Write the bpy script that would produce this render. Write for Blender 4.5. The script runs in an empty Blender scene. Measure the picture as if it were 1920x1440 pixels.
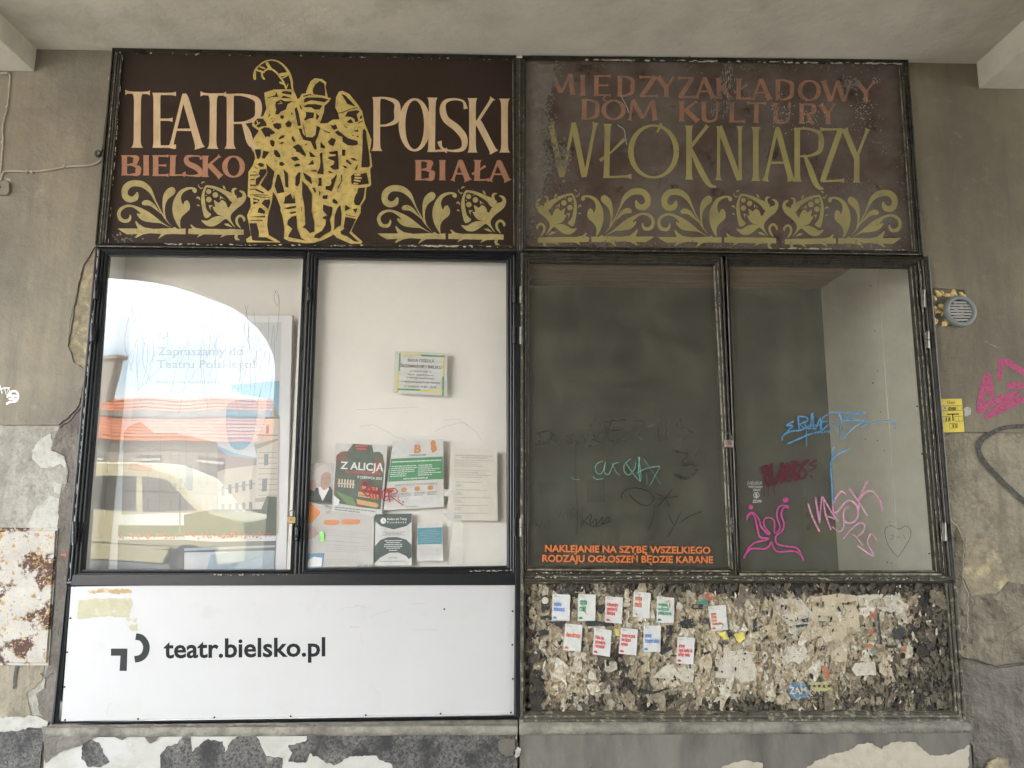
import bpy, math, random, bmesh
import numpy as np
from mathutils import Vector, Matrix, noise
from mathutils.geometry import tessellate_polygon
random.seed(7)
S = bpy.context.scene
COL = S.collection

# ------------------------------------------------------------ camera
F = 1435.13                      # focal length in photograph pixels (1920 wide)
CP = Vector((0.0, -4.25, 1.62))
p_, y_, r_ = 0.15764, 0.02300, 0.00196
FW = Vector((math.sin(y_)*math.cos(p_), math.cos(y_)*math.cos(p_), math.sin(p_)))
RT0 = Vector((math.cos(y_), -math.sin(y_), 0)); UP0 = RT0.cross(FW)
RT = RT0*math.cos(r_) + UP0*math.sin(r_); UP = -RT0*math.sin(r_) + UP0*math.cos(r_)
cam = bpy.data.cameras.new('camera'); cam.lens = F/1920*36; cam.sensor_width = 36
cam.clip_start = 0.05; cam.clip_end = 600
co = bpy.data.objects.new('camera', cam); COL.objects.link(co)
m = Matrix((RT, UP, -FW)).transposed().to_4x4(); m.translation = CP
co.matrix_world = m; S.camera = co

# ------------------------------------------------------------ world, sun, exposure
SUN_EL, SUN_AZ = math.radians(52), math.radians(-30)     # azimuth from +Y towards +X
w = bpy.data.worlds.new('World'); S.world = w; w.use_nodes = True
nt = w.node_tree; nt.nodes.clear()
o = nt.nodes.new('ShaderNodeOutputWorld'); bg = nt.nodes.new('ShaderNodeBackground'); bg.inputs[1].default_value = 0.15
sky = nt.nodes.new('ShaderNodeTexSky'); sky.sky_type = 'NISHITA'; sky.sun_disc = False
sky.sun_elevation = SUN_EL; sky.sun_rotation = SUN_AZ
tc = nt.nodes.new('ShaderNodeTexCoord'); mp = nt.nodes.new('ShaderNodeMapping'); mp.inputs['Scale'].default_value = (1, 1, 2.6)
nz = nt.nodes.new('ShaderNodeTexNoise'); nz.inputs['Scale'].default_value = 2.2; nz.inputs['Detail'].default_value = 7
rp = nt.nodes.new('ShaderNodeValToRGB'); rp.color_ramp.elements[0].position = 0.36; rp.color_ramp.elements[1].position = 0.60
mx = nt.nodes.new('ShaderNodeMix'); mx.data_type = 'RGBA'; mx.inputs['B'].default_value = (11.5, 11.8, 12.2, 1)
L = nt.links.new
L(tc.outputs['Generated'], mp.inputs[0]); L(mp.outputs[0], nz.inputs['Vector']); L(nz.outputs['Fac'], rp.inputs[0])
L(rp.outputs[0], mx.inputs['Factor']); L(sky.outputs[0], mx.inputs['A']); L(mx.outputs['Result'], bg.inputs[0]); L(bg.outputs[0], o.inputs[0])
sl = bpy.data.lights.new('sun', 'SUN'); sl.energy = 4.6; sl.angle = math.radians(0.5); sl.color = (1, .95, .87)
so = bpy.data.objects.new('sun', sl); COL.objects.link(so); so.location = (0, 0, 30)
sd = Vector((math.sin(SUN_AZ)*math.cos(SUN_EL), math.cos(SUN_AZ)*math.cos(SUN_EL), math.sin(SUN_EL)))
so.rotation_euler = sd.to_track_quat('Z', 'Y').to_euler()
S.view_settings.view_transform = 'Standard'; S.view_settings.look = 'None'
S.view_settings.exposure = 3.42; S.view_settings.gamma = 1; S.view_settings.use_curve_mapping = False
S.cycles.max_bounces = 10; S.cycles.diffuse_bounces = 6; S.cycles.transparent_max_bounces = 16
S.cycles.use_denoising = True

# ------------------------------------------------------------ helpers
def W(px, py, Y=0.0):
    d = FW*F + RT*(px-960) - UP*(py-720)
    t = (Y-CP.y)/d.y
    return (CP.x+d.x*t, CP.z+d.z*t)
def W3(px, py, Y=0.0):
    x, z = W(px, py, Y); return Vector((x, Y, z))
def hsh(*a):
    return noise.noise(Vector(a))

def mat(name, c, r=.7, var=.12, scale=6, bump=.15, bscale=80, metal=0, c2=None, lo=.45, hi=.6, s2=10, det=6, spec=.5, extra=None, stretch=None, und=0, drip=None, alpha=None):
    """base colour with mottling; c2 = second colour in noise patches between lo and hi; extra = list of further (colour, scale, lo, hi)"""
    m = bpy.data.materials.new(name); m.use_nodes = True
    n = m.node_tree; N = n.nodes; l = n.links.new
    b = N['Principled BSDF']; b.inputs['Roughness'].default_value = r; b.inputs['Metallic'].default_value = metal
    b.inputs['Specular IOR Level'].default_value = spec
    g = N.new('ShaderNodeNewGeometry'); vec = g.outputs['Position']
    if stretch:
        mp = N.new('ShaderNodeMapping'); mp.inputs['Scale'].default_value = stretch; l(vec, mp.inputs[0]); vec = mp.outputs[0]
    def nzn(s, d=det, rough=.6):
        q = N.new('ShaderNodeTexNoise'); q.inputs['Scale'].default_value = s; q.inputs['Detail'].default_value = d
        q.inputs['Roughness'].default_value = rough; l(vec, q.inputs['Vector']); return q.outputs['Fac']
    def ramp(fac, a, bb, ca=(0, 0, 0, 1), cb=(1, 1, 1, 1)):
        q = N.new('ShaderNodeValToRGB'); q.color_ramp.elements[0].position = a; q.color_ramp.elements[1].position = bb
        q.color_ramp.elements[0].color = ca; q.color_ramp.elements[1].color = cb; l(fac, q.inputs[0]); return q.outputs[0]
    def mix(f, a, bb):
        q = N.new('ShaderNodeMix'); q.data_type = 'RGBA'; l(f, q.inputs['Factor'])
        if isinstance(a, tuple): q.inputs['A'].default_value = (*a[:3], 1)
        else: l(a, q.inputs['A'])
        if isinstance(bb, tuple): q.inputs['B'].default_value = (*bb[:3], 1)
        else: l(bb, q.inputs['B'])
        return q.outputs['Result']
    ca = tuple(max(0, x*(1-var)) for x in c) + (1,); cb = tuple(min(1, x*(1+var)) for x in c) + (1,)
    out = ramp(nzn(scale), .3, .7, ca, cb)
    if c2: out = mix(ramp(nzn(s2), lo, hi), out, c2)
    for (cc, s, a, bb) in (extra or []): out = mix(ramp(nzn(s, 8, .65), a, bb), out, cc)
    if drip:   # vertical run marks and soot, a stain of the surface itself
        mp2 = N.new('ShaderNodeMapping'); mp2.inputs['Scale'].default_value = (7, 7, .7); l(g.outputs['Position'], mp2.inputs[0])
        q = N.new('ShaderNodeTexNoise'); q.inputs['Scale'].default_value = 1.3; q.inputs['Detail'].default_value = 9; q.inputs['Roughness'].default_value = .65; l(mp2.outputs[0], q.inputs['Vector'])
        out = mix(ramp(q.outputs['Fac'], .47, .72, (0, 0, 0, 1), (.75, .75, .75, 1)), out, drip)
    l(out, b.inputs['Base Color'])
    if alpha:
        l(ramp(nzn(70, 6), alpha[0], alpha[1], (alpha[2],)*3+(1,)), b.inputs['Alpha'])
    if bump:
        bp = N.new('ShaderNodeBump'); bp.inputs['Strength'].default_value = bump; bp.inputs['Distance'].default_value = .01
        l(nzn(bscale, 5), bp.inputs['Height']); l(bp.outputs[0], b.inputs['Normal'])
        if und:
            b2 = N.new('ShaderNodeBump'); b2.inputs['Strength'].default_value = 1; b2.inputs['Distance'].default_value = und
            l(nzn(5, 4), b2.inputs['Height']); l(b2.outputs[0], bp.inputs['Normal'])
    return m

def link(name, me, material, parent=None, label=None, kind=None, cat=None, group=None):
    ob = bpy.data.objects.new(name, me); COL.objects.link(ob)
    if material is not None and len(me.materials) == 0: me.materials.append(material)
    if parent is not None:
        base = world_loc(parent)
        me.transform(Matrix.Translation(-base)); ob.parent = parent
    else:
        bb = [v.co for v in me.vertices]
        if bb and kind != 'structure':
            c = sum(bb, Vector())/len(bb); me.transform(Matrix.Translation(-c)); ob.location = c
    if label: ob['label'] = label
    if kind: ob['kind'] = kind
    if cat: ob['category'] = cat
    if group: ob['group'] = group
    return ob
def world_loc(ob):
    v = Vector(ob.location)
    while ob.parent: ob = ob.parent; v += ob.location
    return v
def thing(name, label, cat, loc, group=None):
    ob = bpy.data.objects.new(name, None); COL.objects.link(ob); ob.location = loc; ob.empty_display_size = .1
    ob['label'] = label; ob['category'] = cat
    if group: ob['group'] = group
    return ob

class MB:
    """collects geometry for ONE mesh object"""
    def __init__(s): s.v = []; s.f = []; s.i = 0; s.sm = []
    def add(s, vs, fs):
        k = len(s.v); s.v += [tuple(q) for q in vs]; s.f += [tuple(a+k for a in f) for f in fs]
    def box(s, a, b):
        x0, y0, z0 = a; x1, y1, z1 = b
        s.add([(x0,y0,z0),(x1,y0,z0),(x1,y1,z0),(x0,y1,z0),(x0,y0,z1),(x1,y0,z1),(x1,y1,z1),(x0,y1,z1)],
              [(0,3,2,1),(4,5,6,7),(0,1,5,4),(1,2,6,5),(2,3,7,6),(3,0,4,7)])
    def prism(s, pts, Y0, Y1):
        """pts = [(x,z)] ; front face at Y0, back at Y1"""
        n = len(pts); tri = tessellate_polygon([[Vector((x, z, 0)) for x, z in pts]])
        vs = [(x, Y0, z) for x, z in pts] + [(x, Y1, z) for x, z in pts]
        area = sum(pts[i][0]*pts[(i+1)%n][1]-pts[(i+1)%n][0]*pts[i][1] for i in range(n))
        fs = []
        for a, b, c in tri:
            A = (pts[b][0]-pts[a][0])*(pts[c][1]-pts[a][1])-(pts[c][0]-pts[a][0])*(pts[b][1]-pts[a][1])
            if A < 0: b, c = c, b
            fs += [(a, b, c), (n+a, n+c, n+b)]
        for i in range(n):
            j = (i+1) % n
            fs.append((i, n+i, n+j, j) if area > 0 else (i, j, n+j, n+i))
        s.add(vs, fs)
    def tube(s, pts, r, seg=8, caps=True):
        pts = [Vector(q) for q in pts]; n = len(pts); rings = []
        for i, q in enumerate(pts):
            d = (pts[min(i+1, n-1)]-pts[max(i-1, 0)]).normalized()
            a = d.cross(Vector((0, 1, 0)))
            if a.length < .1: a = d.cross(Vector((1, 0, 0)))
            a.normalize(); b = d.cross(a)
            rr = r[i] if isinstance(r, (list, tuple)) else r
            rings += [q + (a*math.cos(t)+b*math.sin(t))*rr for t in [2*math.pi*k/seg for k in range(seg)]]
        fs = [(i*seg+k, i*seg+(k+1)%seg, (i+1)*seg+(k+1)%seg, (i+1)*seg+k) for i in range(n-1) for k in range(seg)]
        if caps: fs += [tuple(range(seg))[::-1], tuple((n-1)*seg+k for k in range(seg))]
        s.add(rings, fs)
    def build(s, name, material, parent=None, smooth=False, bevel=0, **kw):
        me = bpy.data.meshes.new(name); me.from_pydata(s.v, [], s.f); me.update()
        if bevel:
            bm = bmesh.new(); bm.from_mesh(me); bmesh.ops.remove_doubles(bm, verts=bm.verts, dist=1e-5)
            bmesh.ops.bevel(bm, geom=bm.edges[:], offset=bevel, segments=1, affect='EDGES'); bm.to_mesh(me); bm.free()
        if smooth: me.polygons.foreach_set('use_smooth', [True]*len(me.polygons))
        return link(name, me, material, parent, **kw)

def catmull(pts, k=6, closed=False):
    out = []; n = len(pts)
    rng = range(n) if closed else range(n-1)
    for i in rng:
        g = lambda j: pts[j % n] if closed else pts[max(0, min(n-1, j))]
        a, b, c, d = g(i-1), g(i), g(i+1), g(i+2)
        for t in [q/k for q in range(k)]:
            out.append(tuple(.5*((2*b[e])+(-a[e]+c[e])*t+(2*a[e]-5*b[e]+4*c[e]-d[e])*t*t+(-a[e]+3*b[e]-3*c[e]+d[e])*t**3) for e in range(len(b))))
    if not closed: out.append(tuple(pts[-1]))
    return out

class Paint:
    """flat print or paint, given in photograph pixels on the plane at depth Y"""
    def __init__(s, Y, sh=None): s.Y = Y; s.mb = MB(); s.k = 0; s.sh = sh
    def y(s): s.k += 1; return s.Y - 2.5e-5*s.k
    def pt(s, p, y):
        x, z = W(p[0], p[1], s.Y); return (x, y, z) if s.sh is None else s.sh(x, y, z)
    def poly(s, pts, smooth=0):
        if smooth: pts = catmull(pts, smooth, True)
        y = s.y(); tri = tessellate_polygon([[Vector((a, -b, 0)) for a, b in pts]])
        fs = []
        for a, b, c in tri:
            A = (pts[b][0]-pts[a][0])*(pts[c][1]-pts[a][1])-(pts[c][0]-pts[a][0])*(pts[b][1]-pts[a][1])
            fs.append((a, b, c) if A < 0 else (a, c, b))
        s.mb.add([s.pt(p, y) for p in pts], fs)
    def dot(s, c, r, n=14, ry=None):
        ry = ry or r
        s.poly([(c[0]+r*math.cos(2*math.pi*i/n), c[1]+ry*math.sin(2*math.pi*i/n)) for i in range(n)])
    def rect(s, x0, y0, x1, y1): s.poly([(x0, y0), (x1, y0), (x1, y1), (x0, y1)])
    def stroke(s, pts, wd, smooth=0, cap=True):
        n0 = len(pts)
        ws = wd if isinstance(wd, (list, tuple)) else [wd]*n0
        q = [(p[0], p[1], ww) for p, ww in zip(pts, ws)]
        if smooth: q = catmull(q, smooth)
        n = len(q); y = s.y(); vs = []
        for i in range(n):
            a, b = q[max(i-1, 0)], q[min(i+1, n-1)]
            dx, dy = b[0]-a[0], b[1]-a[1]; l = math.hypot(dx, dy) or 1
            nx, ny = -dy/l*q[i][2]/2, dx/l*q[i][2]/2
            yy = y - 2e-6*i
            vs += [s.pt((q[i][0]+nx, q[i][1]+ny), yy), s.pt((q[i][0]-nx, q[i][1]-ny), yy)]
        s.mb.add(vs, [(2*i, 2*i+1, 2*i+3, 2*i+2) for i in range(n-1)])
        if cap:
            for e in (0, -1): s.dot((q[e][0], q[e][1]), q[e][2]/2*.97, 8)
    def text(s, t, x, y, h, width=None, ux=(1, 0), off=0, shear=0, align='L'):
        vs, fs, wd, hh = glyphs(t, off, shear)
        sc = h/hh; sx = sc if width is None else width/max(wd, 1e-6)
        yy = s.y()
        if align == 'C': x -= wd*sx/2*ux[0]; y -= wd*sx/2*ux[1]
        s.mb.add([s.pt((x+u*sx*ux[0]+v*sc*ux[1]*-1*0, y+u*sx*ux[1]-v*sc), yy) for u, v in vs], fs)
    def build(s, name, material, parent=None, **kw): return s.mb.build(name, material, parent, **kw)

_gl = {}
def glyphs(t, off=0, shear=0):
    key = (t, off, shear)
    if key not in _gl:
        cu = bpy.data.curves.new('t', 'FONT'); cu.body = t; cu.size = 1; cu.offset = off; cu.shear = shear; cu.resolution_u = 3
        ob = bpy.data.objects.new('t', cu); COL.objects.link(ob)
        me = bpy.data.meshes.new_from_object(ob.evaluated_get(bpy.context.evaluated_depsgraph_get()))
        vs = [(v.co.x, v.co.y) for v in me.vertices]; fs = [tuple(p.vertices) for p in me.polygons]
        bpy.data.objects.remove(ob); bpy.data.curves.remove(cu); bpy.data.meshes.remove(me)
        x0 = min(v[0] for v in vs); x1 = max(v[0] for v in vs)
        _gl[key] = ([(a-x0, b) for a, b in vs], fs, x1-x0, .70)
    return _gl[key]

def ragged(pts, step=6, amp=2.2, seed=0, closed=True):
    """subdivide an outline given in pixels and roughen it"""
    out = []; n = len(pts)
    for i in range(n if closed else n-1):
        a, b = pts[i], pts[(i+1) % n]; l = math.hypot(b[0]-a[0], b[1]-a[1]); k = max(1, int(l/step))
        for j in range(k):
            t = j/k; x = a[0]+(b[0]-a[0])*t; y = a[1]+(b[1]-a[1])*t
            e = min(1, 4*min(t, 1-t)+.35)
            out.append((x+e*amp*(hsh(x*.11, y*.11, seed)+.7*hsh(x*.35, y*.35, seed+9))*1.7, y+e*amp*(hsh(x*.11, y*.11, seed+50)+.7*hsh(x*.35, y*.35, seed+70))*1.7))
    if not closed: out.append(pts[-1])
    return out
def layer(name, px, Y, th, material, parent, amp=2.2, step=6, seed=0, label=None, raw=False):
    """a real coat of plaster or paint: ragged sheet of thickness th in front of plane Y"""
    q = px if raw else ragged(px, step, amp, seed)
    mb = MB(); mb.prism([W(a, b, Y) for a, b in q], Y-th, Y)
    return mb.build(name, material, parent, label=label)

def moulding(name, outer, inner, prof, material, parent, label=None, Y=0):
    """mitred frame swept between two quads (photograph pixels, TL TR BR BL); prof = [(u, depth)]"""
    O = [Vector((W(*p, Y)[0], 0, W(*p, Y)[1])) for p in outer]; I = [Vector((W(*p, Y)[0], 0, W(*p, Y)[1])) for p in inner]
    mb = MB(); n = len(prof); vs = []
    for c in range(4):
        for u, d in prof: q = O[c].lerp(I[c], u); vs.append((q.x, Y+d, q.z))
    fs = []
    for c in range(4):
        e = (c+1) % 4
        for i in range(n-1): fs.append((c*n+i, e*n+i, e*n+i+1, c*n+i+1))
    fs = [f[::-1] for f in fs]
    mb.add(vs, fs)
    return mb.build(name, material, parent, label=label)

# ------------------------------------------------------------ materials
ZC = 4.296
M_core = mat('old render', (.20, .18, .14), .95, .25, 3, .6, 60, c2=(.27, .245, .19), s2=7, lo=.5, hi=.7)
M_paint = mat('smooth wall paint', (.235, .208, .15), .75, .2, 1.3, .3, 110, c2=(.155, .138, .11), s2=1.5, lo=.42, hi=.68, extra=[((.29, .265, .2), 9, .58, .75), ((.13, .115, .09), 16, .64, .8), ((.42, .4, .34), 60, .73, .755)], und=.02, drip=(.15, .132, .105))
M_paint_dim = mat('smooth wall paint shaded', (.195, .168, .112), .75, .2, 1.3, .3, 110, c2=(.13, .112, .08), s2=1.5, lo=.42, hi=.68, extra=[((.24, .215, .15), 8, .58, .75), ((.105, .09, .065), 14, .62, .8)], und=.02, drip=(.12, .104, .076))  # same wall paint, darker and warmer: weaker light on the right, put into colour
M_conc = mat('speckled concrete render', (.30, .285, .24), .95, .3, 60, .5, 130, c2=(.42, .40, .35), s2=14, lo=.42, hi=.75, extra=[((.16, .15, .13), 90, .6, .72), ((.15, .14, .12), 3, .52, .75)], und=.03, drip=(.2, .19, .16))
M_concw = mat('beige concrete render', (.25, .22, .155), .95, .3, 45, .5, 130, c2=(.34, .30, .22), s2=5, lo=.42, hi=.7, extra=[((.13, .115, .09), 7, .54, .74), ((.4, .37, .29), 40, .66, .75)], und=.04, drip=(.14, .125, .095))
M_mortar = mat('brown repair mortar', (.155, .138, .115), .85, .2, 5, .5, 28, c2=(.10, .088, .072), s2=7, lo=.46, hi=.7, extra=[((.34, .3, .23), 80, .69, .74), ((.22, .2, .165), 4, .55, .7)], und=.06)
M_mortar2 = mat('olive repair mortar', (.20, .175, .125), .85, .25, 6, .5, 30, c2=(.11, .095, .07), s2=9, lo=.45, hi=.66, extra=[((.4, .36, .26), 24, .64, .76), ((.07, .06, .048), 15, .6, .75)], und=.08)
M_white = mat('white plaster layer', (.43, .42, .38), .85, .15, 9, .4, 60, c2=(.31, .295, .25), s2=22, lo=.5, hi=.7)
M_sand = mat('sandy rubble', (.28, .24, .165), .95, .3, 22, .8, 55, c2=(.5, .42, .24), s2=13, lo=.52, hi=.66, extra=[((.62, .56, .4), 45, .64, .72)])
M_stone = mat('dark granite terrazzo', (.12, .115, .105), .75, .3, 50, .5, 110, c2=(.04, .039, .037), s2=70, lo=.48, hi=.6, extra=[((.33, .32, .28), 120, .62, .72), ((.028, .027, .027), 6, .48, .62), ((.25, .235, .2), 11, .64, .72)])
M_plw = mat('plinth whitewash', (.42, .41, .365), .85, .14, 6, .35, 40, c2=(.47, .46, .43), s2=9, lo=.45, hi=.6, extra=[((.33, .31, .27), 14, .6, .8), ((.05, .05, .05), 40, .75, .77)])
M_pld = mat('grey brown plinth render', (.17, .16, .135), .85, .2, 9, .4, 90, c2=(.095, .09, .078), s2=6, lo=.45, hi=.68, stretch=(1, 1, .35), extra=[((.36, .34, .29), 70, .67, .73)])
M_plc = mat('cream plinth plaster', (.47, .43, .34), .85, .1, 8, .3, 40, c2=(.38, .34, .25), s2=14, lo=.5, hi=.7)
M_ledge = mat('grey cement ledge', (.25, .235, .195), .85, .25, 12, .5, 60, c2=(.125, .115, .095), s2=9, lo=.46, hi=.68, extra=[((.36, .34, .29), 50, .64, .72)], und=.05)
M_ceil = mat('painted ceiling', (.57, .535, .445), .85, .08, 1.5, .2, 90, und=.012, extra=[((.36, .33, .27), 2.2, .58, .8), ((.25, .23, .18), 70, .74, .76)], c2=(.45, .42, .34), s2=2.5, lo=.45, hi=.7)
M_black = mat('black satin frame paint', (.008, .009, .011), .36, .2, 12, .12, 60, extra=[((.35, .35, .33), 75, .735, .75)], stretch=(1, 1, 1))
M_olive = mat('dark olive frame paint', (.048, .042, .028), .5, .25, 14, .35, 70, c2=(.016, .014, .011), s2=26, lo=.5, hi=.62, extra=[((.42, .38, .28), 60, .66, .71)])
M_worn = mat('worn frame edge', (.30, .27, .19), .6, .3, 20, .4, 70, c2=(.06, .052, .04), s2=24, lo=.42, hi=.6)
M_worn2 = mat('scuffed dark moulding', (.085, .075, .055), .55, .3, 20, .4, 70, c2=(.33, .30, .22), s2=30, lo=.54, hi=.66, extra=[((.02, .018, .015), 40, .56, .64)])
M_steel = mat('grey steel', (.2, .19, .165), .45, .3, 40, .2, 120, metal=.7)
M_dsteel = mat('dark steel', (.035, .035, .035), .4, .3, 40, .2, 120, metal=.6, extra=[((.4, .38, .33), 90, .68, .72)])
M_board = mat('brown sign board paint', (.033, .0195, .0125), .6, .12, 5, .05, 60, c2=(.040, .025, .018), s2=1.7, lo=.4, hi=.7, spec=.25)
M_board2 = mat('weathered brown sign board', (.072, .045, .032), .75, .2, 6, .1, 60, c2=(.135, .113, .092), s2=2.6, lo=.40, hi=.66, extra=[((.12, .1, .085), 8, .6, .75), ((.035, .016, .012), 5, .58, .66), ((.22, .2, .18), 38, .71, .76)])
M_haze = mat('grey faded paint', (.15, .135, .112), .8, .2, 8, .15, 60, c2=(.2, .18, .155), s2=24, lo=.5, hi=.7)
M_gold = mat('old gold paint', (.56, .42, .13), .55, .18, 16, .1, 90, c2=(.33, .25, .08), s2=30, lo=.5, hi=.7, extra=[((.42, .33, .13), 70, .6, .72)])
M_goldo = mat('ornament gold paint', (.40, .325, .135), .55, .15, 16, .1, 90, c2=(.28, .21, .08), s2=26, lo=.5, hi=.72, extra=[((.42, .37, .2), 40, .6, .75)])
M_gold2 = mat('faded gold paint', (.32, .27, .10), .7, .15, 12, .1, 90, c2=(.21, .175, .08), s2=6, lo=.45, hi=.7, extra=[((.2, .18, .14), 24, .66, .75)])
M_cream = mat('cream letter paint', (.62, .45, .27), .6, .12, 20, .1, 90, c2=(.52, .36, .20), s2=18, lo=.5, hi=.7, stretch=(1, 1, .3))
M_pink = mat('terracotta letter paint', (.40, .19, .11), .6, .12, 20, .1, 90, c2=(.34, .155, .09), s2=18, lo=.5, hi=.7)
M_pink2 = mat('faded terracotta letter paint', (.30, .145, .09), .75, .18, 14, .1, 90, c2=(.2, .125, .09), s2=9, lo=.48, hi=.62, extra=[((.24, .2, .17), 50, .68, .75), ((.05, .03, .025), 90, .68, .72)])
M_panel = mat('white enamelled panel', (.50, .50, .50), .42, .02, 2, .02, 8, c2=(.49, .485, .47), s2=3, lo=.5, hi=.75, extra=[((.42, .41, .38), 95, .72, .76), ((.47, .46, .44), 7, .58, .75)], drip=(.50, .497, .485))
M_ink = mat('black print', (.007, .0085, .0095), .6, .05, 4, 0, spec=.25)
M_paperw = mat('white paper', (.60, .60, .575), .7, .04, 12, .25, 30, c2=(.53, .53, .505), s2=20, lo=.5, hi=.7)
M_paperg = mat('greyish paper', (.52, .51, .48), .7, .04, 12, .1, 40)
M_interior = mat('off white showcase lining', (.76, .735, .67), .8, .02, 3, .03, 30)
M_lin2 = mat('grey beige side panelling', (.80, .76, .61), .7, .03, 4, .03, 40, extra=[((.04, .04, .04), 60, .80, .81)])
M_dark = mat('dark backdrop cloth', (.095, .098, .082), .9, .12, 4, .1, 200, c2=(.075, .077, .068), s2=3, lo=.45, hi=.7)
M_slat = mat('red brown wood slat', (.40, .23, .15), .6, .25, 30, .2, 60, stretch=(.08, 1, 1))
def ink(name, c, r=.55, var=.06, alpha=None): return mat(name, c, r, var, 12, 0, alpha=alpha)
I_orange = ink('orange lettering', (.62, .17, .045), .5); I_blue = ink('blue print', (.12, .24, .58)); I_green = ink('green print', (.04, .29, .13))
I_red = ink('red print', (.62, .07, .07)); I_or = ink('orange print', (.62, .16, .05)); I_grey = ink('grey print', (.22, .22, .21)); I_lgrey = ink('pale grey print', (.42, .41, .39))
I_white = ink('white print', (.75, .75, .73)); I_teal = ink('teal print', (.07, .27, .33)); I_dgrn = ink('dark slate print', (.06, .09, .085))
I_org2 = ink('orange block print', (.75, .27, .07)); I_yel = ink('yellow print', (.72, .62, .09)); I_dred = ink('dark red spray', (.075, .002, .007), .5)
I_pk = ink('magenta spray', (.50, .06, .27), .45, .25, (.25, .5, .45)); I_lpk = ink('pink marker', (.62, .26, .42), .45, .2, (.3, .6, .35)); I_sky = ink('blue marker', (.07, .27, .50), .45, .25, (.3, .55, .45))
I_crim = ink('crimson marker', (.40, .02, .05), .45, .2, (.3, .6, .4)); I_tealm = ink('teal paint marker', (.16, .46, .38), .5, .2, (.38, .62, .6)); I_pkw = ink('magenta wall spray', (.42, .075, .17), .75, .2, (.3, .55, .6))
I_spray = mat('black spray', (.05, .045, .04), .8, .4, 60, .3, 120, c2=(.11, .1, .085), s2=40, lo=.45, hi=.65)
I_smear = mat('dirty smear', (.035, .034, .03), .8, .2, 60, 0, alpha=(.35, .6, .25))
I_dsm = mat('dark marker', (.006, .006, .006), .6, .1, 60, 0)

def glass_mat(name, ior=1.75, dirt=.03, dcol=(.5, .49, .46), wav=.0, dlo=.45, dhi=.8, dmax=.12, wsc=2.2):
    m = bpy.data.materials.new(name); m.use_nodes = True; n = m.node_tree; N = n.nodes; N.clear(); l = n.links.new
    out = N.new('ShaderNodeOutputMaterial'); tr = N.new('ShaderNodeBsdfTransparent'); gl = N.new('ShaderNodeBsdfGlossy'); gl.inputs['Roughness'].default_value = 0.0
    fr = N.new('ShaderNodeFresnel'); g0_ = N.new('ShaderNodeNewGeometry'); io = N.new('ShaderNodeMix'); io.data_type = 'FLOAT'; io.inputs['A'].default_value = ior; io.inputs['B'].default_value = 1/ior
    l(g0_.outputs['Backfacing'], io.inputs['Factor']); l(io.outputs['Result'], fr.inputs['IOR']); mx = N.new('ShaderNodeMixShader')
    l(fr.outputs[0], mx.inputs[0]); l(tr.outputs[0], mx.inputs[1]); l(gl.outputs[0], mx.inputs[2])
    df = N.new('ShaderNodeBsdfDiffuse'); df.inputs[0].default_value = (*dcol, 1)
    g = N.new('ShaderNodeNewGeometry'); q = N.new('ShaderNodeTexNoise'); q.inputs['Scale'].default_value = 5; q.inputs['Detail'].default_value = 8
    q.inputs['Roughness'].default_value = .7; l(g.outputs['Position'], q.inputs['Vector'])
    mr = N.new('ShaderNodeMapRange'); mr.inputs['From Min'].default_value = dlo; mr.inputs['From Max'].default_value = dhi
    mr.inputs['To Min'].default_value = dirt; mr.inputs['To Max'].default_value = dmax; l(q.outputs['Fac'], mr.inputs[0])
    m2 = N.new('ShaderNodeMixShader'); l(mr.outputs[0], m2.inputs[0]); l(mx.outputs[0], m2.inputs[1]); l(df.outputs[0], m2.inputs[2]); l(m2.outputs[0], out.inputs[0])
    if wav:
        w_ = N.new('ShaderNodeTexNoise'); w_.inputs['Scale'].default_value = wsc; w_.inputs['Detail'].default_value = 1; l(g.outputs['Position'], w_.inputs['Vector'])
        bp = N.new('ShaderNodeBump'); bp.inputs['Strength'].default_value = 1; bp.inputs['Distance'].default_value = wav; l(w_.outputs['Fac'], bp.inputs['Height'])
        l(bp.outputs[0], gl.inputs['Normal']); l(bp.outputs[0], fr.inputs['Normal'])
    return m
G_refl = glass_mat('clear window glass', 1.8, .02, wav=.0022, wsc=1.5, dmax=.05)
G_clear = glass_mat('dusty window glass', 1.7, .035, wav=.0015, dmax=.08)
G_dust = glass_mat('dim dusty window glass', 1.7, .085, (.44, .43, .33), wav=.0015, dlo=.40, dhi=.72, dmax=.20)
G_film = glass_mat('clear adhesive film', 1.5, .10, (.8, .8, .77), dmax=.3)

# ------------------------------------------------------------ ground, arcade shell
def struct(name, mb, m, **kw): return mb.build(name, m, None, kind='structure', **kw)
M_pave = mat('pavement slabs', (.36, .34, .31), .9, .12, 3, .3, 60, c2=(.30, .29, .27), s2=8, lo=.45, hi=.7)
M_road = mat('asphalt', (.07, .07, .072), .9, .15, 20, .4, 120)
mb = MB(); mb.box((-150, -200, -.3), (150, 150, -.14)); struct('ground', mb, M_road)
mb = MB(); mb.box((-60, -7.5, -.136), (30, 6, 0)); struct('pavement', mb, M_pave)
mb = MB(); mb.box((-60, -60, -.136), (60, -18.5, -.01)); struct('pavement', mb, M_pave)
# ceiling slab with two cross beams
mb = MB(); mb.box((-14, -5.2, ZC), (12, 2.2, ZC+.35)); ceil = struct('ceiling', mb, M_ceil)
def beam(x0, x1, drop):
    mb = MB(); mb.box((x0, -4.62, ZC-drop), (x1, -.001, ZC+.01)); return mb.build('beam', M_ceil, ceil, bevel=.004)
xl = W(65, 135)[0]; xr = W(1833, 150)[0]
beam(xl-.55, xl, .145); beam(xr, xr+.6, .165)
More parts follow.
